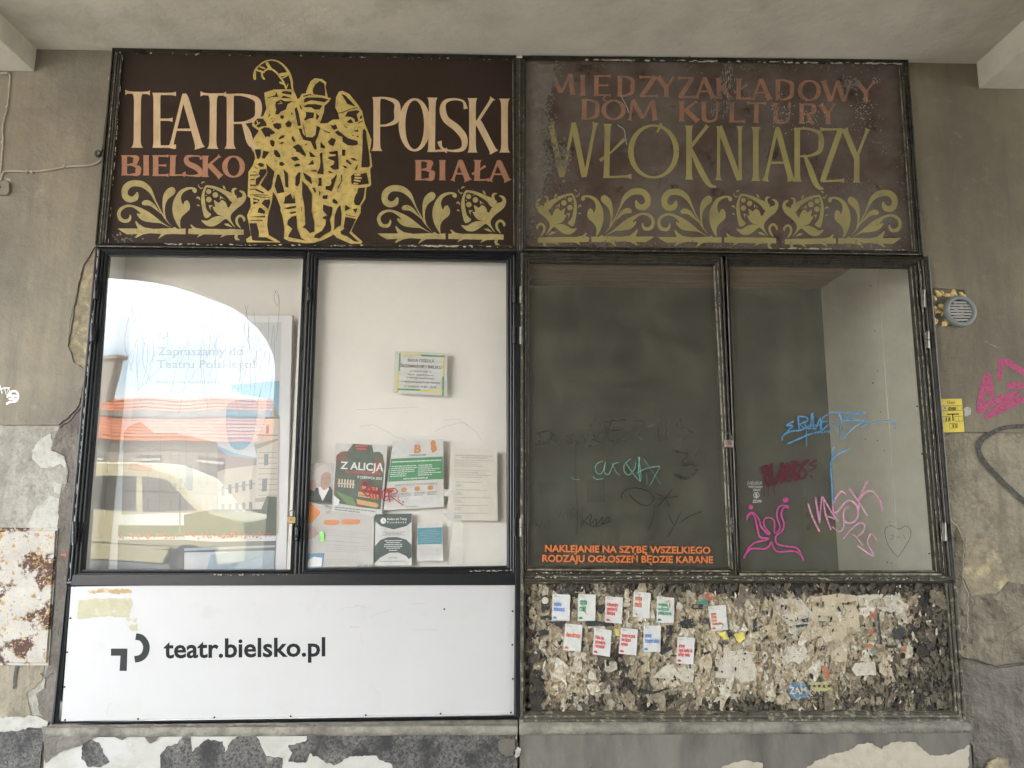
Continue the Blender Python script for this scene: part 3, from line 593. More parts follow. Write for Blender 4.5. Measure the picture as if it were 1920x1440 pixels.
# display letters built from flared strokes -----------------------------------
def glyph(P, ch, x0, x1, y0, y1, T, N, fl=1.7, top=0):
    """T thick stem, N thin stroke (pixels); top(x) adds the slope of the line"""
    w_, h = x1-x0, y1-y0
    X = lambda u: x0+w_*u
    Y = lambda v: y0+h*v
    def stem(u0, v0, u1, v1, t, f0=fl, f1=fl):
        k = 3.2/max(h, 1)*3
        q = [(u0+(u1-u0)*t, v0+(v1-v0)*t) for t in (0, .022, .07, .16, .84, .93, .978, 1)]
        P.stroke([(X(a), Y(b)) for a, b in q], [t*f0, t*(1+(f0-1)*.55), t*(1+(f0-1)*.15), t, t, t*(1+(f1-1)*.15), t*(1+(f1-1)*.55), t*f1], cap=False)
    def hb(u0, v, u1, n, f0=1, f1=1.9, d=0):
        P.stroke([(X(u0), Y(v)), (X(u0+(u1-u0)*.3), Y(v)), (X(u0+(u1-u0)*.8), Y(v+d)), (X(u1), Y(v+d))], [n*f0, n, n*1.1, n*f1], cap=False)
    def arc(pts, ws): P.stroke([(X(a), Y(b)) for a, b in pts], ws, smooth=8, cap=False)
    t2 = T/w_/2; n2 = N/h/2
    c = ch
    if c in 'IŁLETDBPRKFHN' : pass
    if c == 'T':
        stem(.5, .02, .48, 1, T); hb(.5, n2, 0, N, 1, 2.4, -.01); hb(.5, n2, 1, N, 1, 2.4)
    elif c == 'I': stem(.5, 0, .5, 1, T)
    elif c in 'EĘ':
        stem(t2+.06, 0, t2+.06, 1, T, 1.35, 1.35); hb(t2, n2, 1, N); hb(t2, .49, .86, N); hb(t2, 1-n2, 1, N*1.1)
        if c == 'Ę': arc([(.72, 1), (.60, 1.10), (.62, 1.2), (.80, 1.22)], [N*.8, N*1.2, N*1.2, N*.4])
    elif c in 'LŁ':
        stem(t2+.14, 0, t2+.10, 1, T, 1.6, 1.3); hb(t2+.1, 1-n2, 1, N, 1, 2.6, -.01)
        if c == 'Ł': P.stroke([(X(-.02), Y(.68)), (X(.35), Y(.52)), (X(.78), Y(.28))], [N*1.6, N*.9, N*1.6], cap=False)
    elif c == 'A':
        stem(0.08, 1, .47, 0, N*1.5, 2.4, .9); stem(.47, 0, .93, 1, T, .5, 1.6); hb(.22, .66, .74, N, 1, 1)
    elif c == 'N':
        stem(.08, 0, .06, 1, N*1.5, 1.6, 2.4); stem(.1, 0, .88, 1, T, .9, .8); stem(.90, 0, .92, 1, N*1.5, 2.2, 1)
    elif c == 'M':
        stem(.14, 0, .05, 1, N*1.5, .8, 2.2); stem(.15, 0, .48, .9, T, .9, .6); stem(.80, 0, .50, .9, N*1.4, 1, .6); stem(.82, 0, .90, 1, T, .9, 1.6)
    elif c == 'W':
        stem(.03, 0, .27, 1, T, 1.5, .8); stem(.50, 0, .29, 1, N*1.5, 1, .7); stem(.50, 0, .72, 1, T, .8, .8); stem(.95, 0, .74, 1, N*1.5, 2.2, .7)
    elif c == 'Y':
        stem(.06, 0, .52, .55, T, 1.6, .9); stem(.94, 0, .54, .52, N*1.3, 2.4, .9); stem(.53, .5, .52, 1, T, .9, 1.6)
    elif c == 'Z':
        hb(.95, n2, .05, N, 1, 2.2); stem(.86, .01, .14, .99, T, .8, .8); hb(.08, 1-n2, 1, N, 1, 2.2, -.01)
    elif c == 'K':
        stem(t2+.05, 0, t2+.05, 1, T, 1.5, 1.5); stem(.88, 0, t2+.08, .55, N*1.4, 2.3, .8); stem(t2+.22, .40, .93, 1, T, .5, 1.5)
    elif c == 'Q':   # K with a sweeping tail
        stem(t2+.03, 0, t2+.03, 1, T, 1.5, 1.5); stem(.72, 0, t2+.05, .42, T*.6, 1.5, .7); arc([(.18, .42), (.42, .74), (.66, 1.0), (.82, 1.11), (1, 1.13)], [T*.5, T, T, T*.7, T*.3])
    elif c in 'DBPRX':
        stem(t2+.06, 0, t2+.06, 1, T, 1.35, 1.35 if c in 'BD' else 1.7)
        a = t2+.04
        if c == 'D': arc([(a, n2), (.5, n2*1.2), (.86, .2), (1-t2, .5), (.84, .80), (.5, 1-n2*1.2), (a, 1-n2)], [N, N*1.3, T*.85, T, T*.85, N*1.3, N])
        elif c == 'B':
            arc([(a, n2), (.5, n2), (.80, .12), (.88-t2, .26), (.70, .42), (.4, .47), (a, .48)], [N, N, T*.8, T, T*.7, N, N])
            arc([(a, .48), (.6, .50), (.88, .62), (1-t2, .75), (.84, .92), (.5, 1-n2), (a, 1-n2)], [N, N, T*.85, T*1.05, T*.8, N, N])
        else:
            v = .52
            arc([(a, n2), (.5, n2), (.86, .10), (1-t2*.8, .27), (.86, .44), (.55, v), (a+.1, v+.01)], [N, N*1.1, T*.75, T, T*.75, N*1.1, N*.9])
            if c == 'R': arc([(.50, .52), (.62, .70), (.72, .90), (.92, 1.01)], [N*1.2, T*.95, T*.95, T*.35])
            if c == 'X': arc([(.38, .50), (.55, .74), (.72, 1.0), (.86, 1.11), (1.0, 1.13)], [N, T, T, T*.7, T*.3])
    elif c in 'OÓ':
        k = 28; pts = []; ws = []
        for i in range(k+1):
            t = 2*math.pi*i/k; s = abs(math.cos(t))
            pts.append((.5+(.5-t2*.9)*math.cos(t), .5+(.5-n2)*math.sin(t))); ws.append(N+(T-N)*s**1.5)
        P.stroke([(X(a), Y(b)) for a, b in pts], ws, cap=False)
        if c == 'Ó': P.stroke([(X(.66), Y(-.02)), (X(.57), Y(.15))], [N*1.5, N*.9], cap=False)
    elif c == 'S':
        arc([(.93, .20), (.84, .06), (.52, n2), (.20, .07), (.08+t2*.3, .22), (.24, .40), (.62, .56), (1-t2*1.1, .74), (.84, .93), (.48, 1-n2), (.10, .93), (0, .80)], [N*2.0, N, N, T*.6, T*.95, T, T*1.05, T, T*.7, N, N, N*2.2])
    elif c == 'U':
        stem(t2+.03, 0, t2+.05, .74, T, 1.5, 1.0); arc([(t2+.05, .70), (t2+.08, .88), (.45, .985), (.78, .88), (.86, .6), (.88, 0)], [T, T, N*1.4, N*1.4, N*1.3, N*1.8])
def word(name, parent, material, spec, y, T, N, Y=-.0012, fl=1.7, **kw):
    P = Paint(Y)
    for ch, x0, x1, a, b in spec: glyph(P, ch, x0, x1, a, b, T, N, fl)
    return P.build(name, material, parent, **kw)
word('lettering', sgL, M_cream, [('T', 235, 281, 172, 277), ('E', 285, 330, 174, 277), ('A', 315, 379, 176, 278), ('T', 376, 424, 175, 279), ('R', 421, 490, 176, 279)], 0, 13, 4.2)
word('lettering', sgL, M_cream, [('P', 697, 750, 182, 283), ('O', 748, 807, 184, 284), ('L', 799, 838, 183, 285), ('S', 824, 877, 184, 285), ('K', 877, 930, 184, 286), ('I', 936, 956, 185, 286)], 0, 12.5, 4)
word('lettering', sgL, M_pink, [('B', 226, 264, 291, 329), ('I', 265, 283, 291, 329), ('E', 285, 316, 291, 330), ('L', 315, 347, 291, 330), ('S', 345, 380, 291, 331), ('K', 378, 417, 292, 332), ('O', 417, 459, 292, 333)], 0, 10, 3, fl=1.25)
word('lettering', sgL, M_pink, [('B', 777, 815, 300, 338), ('I', 820, 839, 300, 338), ('A', 846, 880, 300, 339), ('Ł', 886, 917, 300, 339), ('A', 916, 955, 301, 340)], 0, 10.5, 3, fl=1.25)
r1 = lambda x: (x-1030)*.024
row1 = [('M', 1027, 1079), ('I', 1084, 1101), ('Ę', 1112, 1145), ('D', 1156, 1190), ('Z', 1197, 1234), ('Y', 1232, 1265), ('Z', 1270, 1303), ('A', 1303, 1340), ('K', 1342, 1372), ('Ł', 1377, 1408), ('A', 1409, 1446), ('D', 1452, 1489), ('O', 1496, 1539), ('W', 1542, 1598), ('Y', 1604, 1641)]
word('lettering', sgR, M_pink2, [(c, a, b, 139+r1(a), 178+r1(a)) for c, a, b in row1], 0, 8.5, 3, fl=1.35)
row2 = [('D', 1089, 1124), ('O', 1128, 1173), ('M', 1178, 1234), ('K', 1272, 1311), ('U', 1314, 1349), ('L', 1364, 1397), ('T', 1401, 1436), ('U', 1448, 1485), ('R', 1497, 1530), ('Y', 1537, 1566)]
word('lettering', sgR, M_pink2, [(c, a, b, 186+(a-1089)*.02, 224+(a-1089)*.02) for c, a, b in row2], 0, 8.5, 3, fl=1.35)
row3 = [('W', 1029, 1121), ('Ł', 1126, 1184), ('Ó', 1178, 1273), ('Q', 1285, 1343), ('N', 1344, 1392), ('I', 1408, 1426), ('A', 1430, 1488), ('X', 1486, 1544), ('Z', 1535, 1583), ('Y', 1580, 1630)]
word('lettering', sgR, M_gold2, [(c, a, b, 230+(a-1029)*.021, 332+(a-1029)*.019) for c, a, b in row3], 0, 10.5, 4)

# folk ornament, traced in one local frame and mirrored along the boards
ORN = [
 [(850,655),(740,545),(620,330),(560,230),(480,160),(400,135),(320,140),(275,190),(275,240),(320,265),(360,240),(390,205),(410,230),(400,300),(340,335),(270,335),(210,290),(190,210),(210,130),(280,70),(380,52),(480,75),(560,140),(600,220),(640,330),(720,480),(790,590)],
 [(720,500),(600,410),(540,380),(470,375),(452,345),(480,315),(540,312),(610,360),(660,430)],
 [(830,672),(700,610),(600,600),(480,580),(410,530),(390,480),(445,490),(380,430),(320,400),(250,405),(190,450),(180,510),(220,555),(280,545),(300,495),(318,530),(290,590),(220,600),(160,570),(132,490),(160,420),(220,380),(300,368),(400,395),(520,450),(620,520),(720,600)],
 [(745,545),(720,430),(720,300),(745,210),(800,155),(850,143),(885,180),(870,230),(820,270),(775,320),(750,400),(750,480),(765,550)],
 [(945,675),(900,610),(860,520),(845,430),(860,320),(920,210),(990,160),(1070,143),(1140,155),(1160,190),(1140,218),(1105,200),(1100,170),(1040,180),(980,220),(955,290),(980,370),(1000,330),(1040,315),(1070,370),(1060,440),(980,510),(945,580),(950,675)],
 [(140,675),(400,675),(370,600),(375,575),(420,620),(480,660),(600,680),(850,670),(870,655),(910,680),(1015,675),(1015,750),(850,745),(760,750),(660,810),(700,745),(560,735),(470,750),(380,795),(360,790),(400,745),(260,750),(190,710)],
 [(1050,680),(1100,675),(1075,630),(1090,625),(1140,665),(1225,680),(1380,680),(1540,685),(1600,680),(1760,690),(1760,755),(1690,755),(1680,790),(1715,825),(1660,825),(1640,790),(1650,755),(1540,760),(1460,795),(1490,755),(1250,750),(1160,790),(1190,750),(1050,745)],
 [(1275,120),(1240,180),(1215,280),(1225,400),(1265,540),(1345,500),(1290,440),(1265,330),(1260,220),(1285,150)],
 [(1280,118),(1400,135),(1540,190),(1675,260),(1610,335),(1540,260),(1450,200),(1360,160),(1285,145)],
 [(1380,310),(1440,345),(1480,310),(1530,340),(1565,410),(1620,330),(1680,285),(1735,270),(1745,230),(1700,190),(1760,195),(1795,260),(1760,350),(1660,430),(1600,500),(1600,570),(1655,665),(1560,570),(1520,555),(1460,600),(1380,645),(1290,640),(1215,570),(1290,575),(1350,540),(1430,515),(1510,520),(1420,490),(1360,400),(1395,395)],
 [(1175,100),(1200,150),(1250,150),(1210,170),(1180,140)],[(1210,100),(1230,70),(1270,75),(1230,95)],[(1145,290),(1170,260),(1200,280),(1205,315),(1180,290)],
 [(1155,375),(1180,365),(1200,390),(1170,385)],[(1490,120),(1520,135),(1535,180),(1500,160)],[(1605,190),(1630,155),(1680,160),(1640,190),(1650,250),(1615,225)],
 [(1505,615),(1560,610),(1620,660),(1540,640)],[(1715,670),(1665,620),(1655,550),(1690,505),(1740,500),(1785,550),(1765,590),(1745,545),(1710,530),(1685,580),(1725,670)],
 [(1455,250),(1525,305),(1475,282),(1458,310)],[(1310,375),(1370,380),(1335,400),(1335,445)]]
ODOT = [(1312,200,32),(1397,243,36),(1313,303,36),(1375,183,8),(1280,250,8)]
def ornament(parent, m, f, Y=-.0012):
    P = Paint(Y)
    for i, q in enumerate(ORN):
        if i in (5, 6): P.poly([f(a, b) for a, b in q])
        else: P.poly([f(a, b) for a, b in q], 3 if len(q) > 5 else 0)
    P.build('ornament', m, parent)
    P = Paint(Y-.0006)
    for a, b, r in ODOT:
        c = f(a, b); P.dot(c, r/6.857, 14)
    P.build('ornament_berries', m, parent)
ornament(sgL, M_goldo, lambda a, b: (200+a/6.857, 330+b/6.857))
ornament(sgL, M_goldo, lambda a, b: (687.5+a/6.857, 339.3+b/6.857))
ornament(sgR, M_gold2, lambda a, b: (1228-(a-132)/6.857*.925, 345+b/6.857))
ornament(sgR, M_gold2, lambda a, b: (1232+(a-132)/6.857*.94, 346+b/6.857))
ornament(sgR, M_gold2, lambda a, b: (1691-(a-132)/6.857*.925, 348+b/6.857))

# golden group of three men: silhouette, then brown gaps painted over it
c1 = lambda q: [(450+a/7.58, 100+b/7.58) for a, b in q]
c2 = lambda q: [(560+a/7.58, 130+b/7.58) for a, b in q]
c3 = lambda q: [(450+a/7.58, 280+b/7.58) for a, b in q]
c4 = lambda q: [(560+a/7.58, 280+b/7.58) for a, b in q]
sil = c1([(345,560),(355,660),(375,790),(330,890),(240,915),(180,960),(170,1030),(270,1100),(200,1200),(155,1300),(170,1370)]) + \
 c3([(205,60),(215,130),(180,230),(120,320),(115,480),(108,670),(145,690),(155,810),(100,940),(125,1060),(155,1230),(85,1280),(100,1322),(575,1322),(500,1270),(410,1220),(385,1080),(395,950),(450,760),(470,600),(520,680),(580,830),(575,870),(605,950),(635,1130),(625,1270),(700,1305),(950,1335)]) + \
 c4([(210,1330),(340,1290),(470,1225),(490,1205),(540,1255),(740,1342),(890,1340),(905,1310),(770,1190),(750,1160),(830,990),(880,900),(885,800),(950,700),(965,540),(1020,520),(1030,490),(1015,280),(1045,240),(1025,60)]) + \
 c2([(1010,1180),(1035,1000),(940,770),(905,600),(840,500),(720,350),(620,305),(570,320),(530,400),(520,540),(560,620),(580,710),(480,715),(410,765),(300,770),(360,600),(365,520),(430,460),(460,410),(415,400),(400,330),(380,250),(395,185),(330,140),(230,125),(170,170),(130,250),(100,340),(40,350),(20,400),(0,410)]) + \
 c1([(860,640),(800,650),(790,600),(745,510),(480,515)])
P = Paint(-.0012); P.poly(sil)
for q, wd in (([(210,360),(207,300),(225,225),(300,150),(380,108),(470,97),(560,128),(640,195),(700,290),(735,400),(745,500),(800,640)], [38,40,22,20,18,18,22,30,38,34,22,26]),
              ([(350,250),(400,222),(450,225),(520,275),(570,340),(620,410),(655,500)], 24), ([(385,145),(430,220)], 44), ([(570,305),(690,290)], 46), ([(230,235),(340,270)], 26), ([(310,262),(318,330),(345,365)], 26),
              ([(570,415),(630,440)], 26), ([(682,440),(655,505)], 14), ([(280,190),(350,215)], 20), ([(610,350),(665,322)], 18)):
    P.stroke(c1(q), [x/7.58 for x in wd] if isinstance(wd, list) else wd/7.58, smooth=3)
P.build('painted_figures', M_gold, sgL)
H1 = [[(385,630),(500,595),(515,545),(545,620),(450,622),(385,642)],[(590,545),(640,535),(735,550),(730,590),(600,570)],[(585,630),(620,600),(745,640),(600,637)],
 [(510,690),(580,655),(640,680),(760,680),(680,720),(650,800),(580,830),(545,870),(500,865),(515,800),(500,740)],[(575,880),(620,880),(625,920),(600,935),(570,915)],[(400,910),(425,850),(432,870),(410,915)],[(435,935),(465,897),(440,942)],[(450,970),(490,943),(460,982)],
 [(465,1010),(520,990),(580,995),(590,1050),(545,1085),(490,1060)],[(640,1000),(690,955),(740,990),(720,1045),(670,1050)],[(205,970),(250,925),(330,930),(365,980),(385,1030),(300,1040),(265,1060),(205,1010)],
 [(295,1080),(350,1050),(420,1060),(500,1125),(470,1150),(430,1155),(430,1190),(380,1180),(365,1200)],[(425,1240),(460,1230),(495,1260),(485,1320),(460,1330),(430,1290)],[(545,1210),(590,1165),(640,1165),(620,1200),(560,1225)],[(555,1275),(600,1260),(640,1270),(590,1292)],
 [(730,1190),(755,1175),(790,1250),(765,1260),(740,1230)],[(775,790),(805,765),(835,850),(865,1030),(820,1030)],[(835,1065),(870,1070),(900,1150),(945,1195),(900,1230)],
 [(755,1325),(825,1290),(865,1315),(935,1430),(935,1470),(880,1440),(850,1410),(800,1400),(790,1365),(760,1345)],[(920,1300),(960,1275),(950,1300),(925,1310)],[(720,870),(740,830),(750,875)]]
H2 = [[(205,345),(200,280),(235,215),(300,165),(365,205),(375,300),(380,380),(240,360)],[(65,375),(180,347),(185,362),(70,393)],[(75,430),(110,400),(230,400),(340,405),(425,430),(370,468),(250,450),(180,440),(80,475)],
 [(70,525),(130,495),(240,495),(340,515),(300,570),(230,575),(180,540),(90,540)],[(105,605),(215,615),(210,690),(150,700),(90,730),(75,720),(105,670)],[(250,625),(295,665),(265,715),(248,710)],[(10,500),(25,510),(55,570),(30,570)],
 [(605,345),(660,370),(730,440),(810,530),(740,510),(690,490),(650,420)],[(655,670),(700,600),(770,590),(830,580),(870,600),(825,640),(850,740),(800,750),(795,710),(750,680)],[(685,745),(740,705),(780,760),(720,765)],[(865,680),(895,650),(905,700),(880,705)],
 [(450,790),(490,800),(525,780),(555,840),(500,865),(470,830)],[(350,860),(450,900),(445,912),(360,880)],[(415,1030),(470,970),(530,1000),(495,1095),(440,1070)],[(310,1030),(375,1100),(370,1130),(310,1110)],
 [(510,890),(560,870),(610,910),(700,980),(840,1020),(840,1070),(790,1085),(700,1080),(625,1030),(620,960),(560,940)],[(775,875),(850,855),(845,890),(800,885)],[(755,940),(790,935),(770,955)],[(830,945),(850,940),(850,970),(825,960)],
 [(910,870),(930,840),(960,880),(970,1000),(1000,1180),(1015,1370),(990,1395),(890,1395),(905,1150)],[(0,850),(45,850),(60,920),(110,965),(200,965),(240,930),(255,800),(310,830),(280,930),(238,1030),(258,1135),(222,1140),(170,1025),(80,1005),(35,940)]]
H4 = [[(430,40),(555,20),(570,280),(500,290),(440,250),(500,215),(510,170),(460,150),(415,130),(430,105),(530,95),(530,75),(440,65)],[(300,60),(340,40),(335,110),(355,300),(350,360),(260,345),(300,260),(310,180)],[(615,0),(665,10),(655,95),(620,90)],
 [(670,150),(700,150),(760,210),(740,220),(680,185)],[(730,125),(790,125),(835,165),(780,160)],[(610,225),(670,240),(700,275),(660,270)],[(800,290),(835,210),(840,250),(820,300)],[(135,220),(200,150),(220,215),(150,222)],[(160,25),(250,115),(190,90)],[(170,300),(260,295),(250,320),(190,315)],
 [(750,480),(745,380),(790,345),(890,350),(965,330),(1000,490),(850,510),(770,500)],[(845,550),(945,545),(920,700),(860,800),(800,790),(785,740),(800,670),(835,610)],[(550,560),(605,450),(600,360),(615,370),(615,450),(560,570)],[(480,730),(500,700),(555,745),(545,780),(490,760)],
 [(275,410),(325,405),(325,525),(270,520),(290,460)],[(385,525),(440,520),(465,490),(460,430),(495,410),(545,350),(540,390),(470,600),(380,570)],[(415,320),(450,310),(490,345),(450,340)],[(340,660),(415,650),(405,710),(340,705)],
 [(350,785),(480,825),(470,930),(440,1000),(465,1100),(460,1160),(340,1230),(300,1270),(215,1255),(240,1210),(330,1160),(380,1080),(390,1000),(340,985),(345,960),(410,945),(345,870)],[(505,1150),(510,950),(550,840),(590,790),(610,920),(600,1080),(540,1110)],
 [(665,960),(815,990),(760,1110),(720,1190),(860,1320),(790,1310),(690,1240),(610,1210),(590,1170),(650,1130),(640,1100)],[(665,790),(740,840),(660,880)],[(770,850),(840,840),(810,910)],[(190,540),(230,550),(250,600),(235,625)],[(285,590),(315,610),(300,675)],[(60,330),(110,360),(180,420),(190,500),(100,430)],
 [(50,450),(130,530),(190,640),(185,880),(220,1030),(225,1170),(160,1195),(100,1130),(55,1110),(95,1070),(80,800),(50,650)]]
H3 = [[(215,0),(295,0),(300,60),(270,140),(245,130),(215,40)],[(330,20),(420,35),(345,140),(315,120)],[(245,210),(290,190),(340,210),(335,250),(290,250)],[(485,10),(530,15),(575,80),(575,120),(520,110),(485,70)],[(560,185),(600,175),(640,215),(600,240),(560,230)],[(770,230),(800,205),(855,210),(850,240),(775,248)],
 [(720,120),(800,100),(850,150),(780,170),(745,150)],[(370,200),(440,270),(490,320),(440,560),(400,600),(290,510),(390,340),(380,240)],[(285,285),(375,280),(380,335),(300,440),(255,520),(225,500),(225,420),(290,380),(265,350)],
 [(190,690),(280,720),(250,760),(190,790)],[(305,770),(345,720),(425,710),(430,760),(400,850)],[(250,900),(270,830),(300,830),(360,880),(350,920)],[(140,960),(360,945),(360,970),(160,965)],[(135,1050),(235,1050),(270,1180),(265,1250),(370,1250),(490,1310),(220,1300),(175,1290),(150,1180)],
 [(530,355),(560,360),(620,560),(635,610),(530,630),(490,520)],[(615,280),(680,340),(690,550),(645,530),(635,370)],[(785,510),(790,390),(830,330),(860,330),(850,480),(820,530)],[(640,680),(720,630),(755,710),(770,640),(790,770),(625,775)],[(630,835),(800,800),(795,830),(680,855)],[(700,895),(800,880),(790,905),(730,920)],
 [(680,1010),(730,960),(800,940),(815,1130),(870,1260),(940,1300),(690,1250),(690,1220),(745,1130),(670,1070)],[(905,330),(1010,400),(1020,500),(930,400)],[(980,30),(1080,110),(1000,110)]]
P = Paint(-.0022)
for H, c in ((H1, c1), (H2, c2), (H3, c3), (H4, c4)):
    for q in H: P.poly(c(q))
for q, wd in (([(150,372),(250,365)],14),([(150,437),(205,430)],14),([(150,510),(230,517)],18),([(145,572),(230,565)],12),([(230,575),(330,620)],24),([(150,650),(250,648),(400,655)],10),([(200,662),(300,682),(425,688)],9),([(160,1010),(320,1015)],12),([(210,250),(250,280)],9),([(190,320),(235,328)],10),([(870,820),(875,880)],9)): P.stroke(c3(q), wd/7.58)
P.stroke(c2([(560,628),(640,610),(720,572),(838,548)]), 1.3); P.stroke(c2([(650,805),(690,840)]), 1.3); P.stroke(c2([(850,770),(880,750),(910,742)]), 1.6); P.stroke(c4([(670,925),(740,950),(800,960)]), 1.2)
P.stroke(c2([(60,780),(80,850),(100,955)]), 1.1)
P.build('painted_figure_gaps', M_board, sgL)
P = Paint(-.0042)
for q, wd, c in (([(545,718),(600,708),(570,682)],10,c1),([(240,960),(255,990)],16,c1),([(210,1035),(280,985)],14,c1),([(800,362),(870,362)],26,c4),([(805,402),(885,408)],26,c4),([(795,440),(870,450)],24,c4),([(785,485),(840,490)],22,c4),([(200,730),(245,735)],26,c3),([(580,840),(640,850)],12,c1)): P.stroke(c(q), wd/7.58)
P.build('painted_figure_lights', M_gold, sgL)

# faded patches and scratches on the right board
P = Paint(-.0030)
for q in ([(984,116),(1040,122),(1035,160),(1020,200),(1030,235),(1018,270),(1030,300),(1020,350),(1000,380),(985,460)],):
    P.poly(ragged(q, 5, 3, 60))
P.build('faded_patch', M_haze, sgR)
r = random.Random(5); P = Paint(-.0030)
def flecks(P, cx, cy, sx, sy, n, s0=.8, s1=3.5, el=1):
    for i in range(n):
        x, y = r.gauss(cx, sx), r.gauss(cy, sy); s = r.uniform(s0, s1); k = r.randint(5, 8); a0 = r.random()*6
        P.poly([(x+s*r.uniform(.5, 1)*math.cos(a0+2*math.pi*j/k), y+el*s*r.uniform(.5, 1)*math.sin(a0+2*math.pi*j/k)) for j in range(k)])
flecks(P, 1052, 292, 10, 16, 90, 1, 5); flecks(P, 1362, 155, 7, 26, 70, .6, 2.2, 3.5); flecks(P, 1350, 200, 9, 14, 60, .6, 1.8, 2.5); flecks(P, 1590, 158, 10, 8, 60, 1, 3.5)
flecks(P, 1615, 240, 24, 12, 60, .6, 2.5); flecks(P, 1600, 345, 22, 10, 60, .5, 2); flecks(P, 1020, 350, 12, 22, 60, .6, 2.4); flecks(P, 1655, 275, 6, 10, 30, .6, 2.4); flecks(P, 1660, 420, 25, 12, 50, .5, 2); flecks(P, 1230, 317, 7, 3, 14, .5, 1.5)
for i in range(420):
    yy_ = r.uniform(118, 462); xe = np.interp(yy_, [116, 122, 160, 200, 235, 270, 300, 350, 380, 460], [1040, 1040, 1035, 1020, 1030, 1018, 1030, 1020, 1000, 985])
    flecks(P, xe+abs(r.gauss(0, 7)), yy_, .1, .1, 1, .4, 3.0)
for q_ in [(1120, 460, 60, 5, 60), (1300, 464, 120, 4, 90), (1600, 462, 60, 6, 60), (1690, 300, 8, 90, 80), (1250, 130, 120, 8, 60), (1530, 130, 90, 8, 60)]: flecks(P, *q_, .5, 2.4)
P.build('bleached_flecks', M_haze, sgR, kind='stuff')
P = Paint(-.0040)
flecks(P, 1465, 212, 17, 15, 70, .4, 1.6); flecks(P, 1515, 218, 14, 12, 60, .4, 1.6); flecks(P, 1618, 203, 10, 12, 70, .4, 1.5); flecks(P, 1640, 152, 4, 4, 20, .4, 1.2); flecks(P, 1365, 150, 6, 18, 34, .3, .9, 6)
P.stroke(ragged([(1163, 180), (1172, 195), (1179, 212)], 4, 1, 3, False), 1.3); P.stroke(ragged([(1158, 235), (1170, 245), (1175, 272)], 4, 1, 4, False), 1.3)
P.build('white_scratches', M_chip, sgR, kind='stuff')
P = Paint(-.0045); flecks(P, 1060, 345, 14, 8, 40, .4, 1.6); flecks(P, 1500, 175, 40, 6, 60, .4, 1.5); flecks(P, 1455, 200, 20, 10, 30, .4, 1.6); flecks(P, 1020, 290, 6, 50, 60, .4, 1.4); P.build('dark_flecks', M_board, sgR, kind='stuff')
P = Paint(-.0015); flecks(P, 228, 452, 14, 6, 26, .5, 3); P.stroke([(238, 446), (250, 453)], 1.2); P.stroke([(210, 440), (222, 452)], .8); P.build('white_scratches', M_haze, sgL, kind='stuff')

# ------------------------------------------------------------ white information panel
def plate(name, q, Y, th, m, parent, bevel=0, **kw):
    mb = MB(); mb.prism([W(*p, Y) for p in q], Y, Y+th); return mb.build(name, m, parent, bevel=bevel, **kw)
moulding('casing', [(129, 1094), (976, 1082), (973, 1346), (101, 1358)], [(136, 1100), (966, 1086), (963, 1339), (114, 1352)], [(0, .02), (0, -.026), (.3, -.03), (.45, -.022), (.6, -.028), (1, -.02), (1, .03)], M_black, casL)
c = W3(540, 1350, 0)
ip = thing('information_panel', 'long white metal panel with black web address below the theatre windows', 'sign', c)
plate('white_sheet', [(133.5, 1096.5), (965.5, 1083.5), (963.5, 1338.5), (114.5, 1352.5)], -.022, .003, M_panel, ip, .0006)
scr = None
for x, y in [(140, 1099), (274, 1096), (414, 1095), (552, 1093), (691, 1090), (827, 1087.5), (956, 1086), (132, 1159), (126, 1223), (121, 1288), (122, 1350), (259, 1348), (402, 1345), (545, 1343), (686, 1341), (826, 1338), (958, 1336), (961, 1146), (960.5, 1209), (961.5, 1273), (833, 1142)]:
    q = W3(x, y, -.0225)
    if scr is None:
        mb = MB(); mb.tube([(0, -.0022, 0), (0, -.0016, 0), (0, .001, 0)], [.0035, .0048, .0052], 10)
        me = bpy.data.meshes.new('screw'); me.from_pydata(mb.v, [], mb.f); me.materials.append(M_ink); scr = me
    o_ = bpy.data.objects.new('screw', scr); COL.objects.link(o_); o_.parent = ip; o_.location = q-c
Y = -.0226
P = Paint(Y); P.poly([(208, 1216), (239, 1216), (237.5, 1258), (224, 1258), (226, 1229.5), (208, 1229.5)])
P.stroke([(254.5, 1193.5), (265, 1196), (272.5, 1205), (274.5, 1215), (271, 1227), (263, 1234), (252.5, 1236.3)], 12.5, smooth=6, cap=False); P.build('logo', ink('dark logo print', (.012, .016, .015), .7), ip)
P = Paint(Y); P.text('teatr.bielsko.pl', 307, 1233.5, 35, 303, ux=(1, -.0125), off=.022); P.build('lettering', M_ink, ip)
M_tape = mat('yellowed tape residue', (.43, .405, .27), .6, .08, 20, .2, 60, c2=(.5, .49, .43), s2=30, lo=.52, hi=.68)
M_tape2 = mat('brown tape residue', (.40, .28, .12), .6, .15, 20, .2, 60, c2=(.5, .43, .28), s2=30, lo=.5, hi=.6)
for q, mm in (([(147, 1126), (180, 1122), (247, 1121), (249, 1137), (243, 1158), (200, 1156), (165, 1160), (145, 1160)], M_tape), ([(163, 1108), (200, 1103), (248, 1106), (248, 1112), (210, 1113), (168, 1112)], M_tape2), ([(235, 1160), (258, 1158), (256, 1166), (240, 1165)], M_tape), ([(238, 1172), (259, 1170), (259, 1183), (248, 1184)], M_tape)):
    P = Paint(Y); P.poly(ragged(q, 3, 1.6, 31)); P.build('tape_residue', mm, ip)
P = Paint(Y-.0004); r = random.Random(8)
flecks(P, 205, 1168, 35, 8, 26, .3, 1.0); flecks(P, 150, 1345, 30, 4, 22, .3, .9); flecks(P, 675, 1135, 20, 4, 12, .3, .9); flecks(P, 830, 1335, 12, 3, 8, .3, .8); flecks(P, 220, 1260, 60, 30, 9, .3, .8)
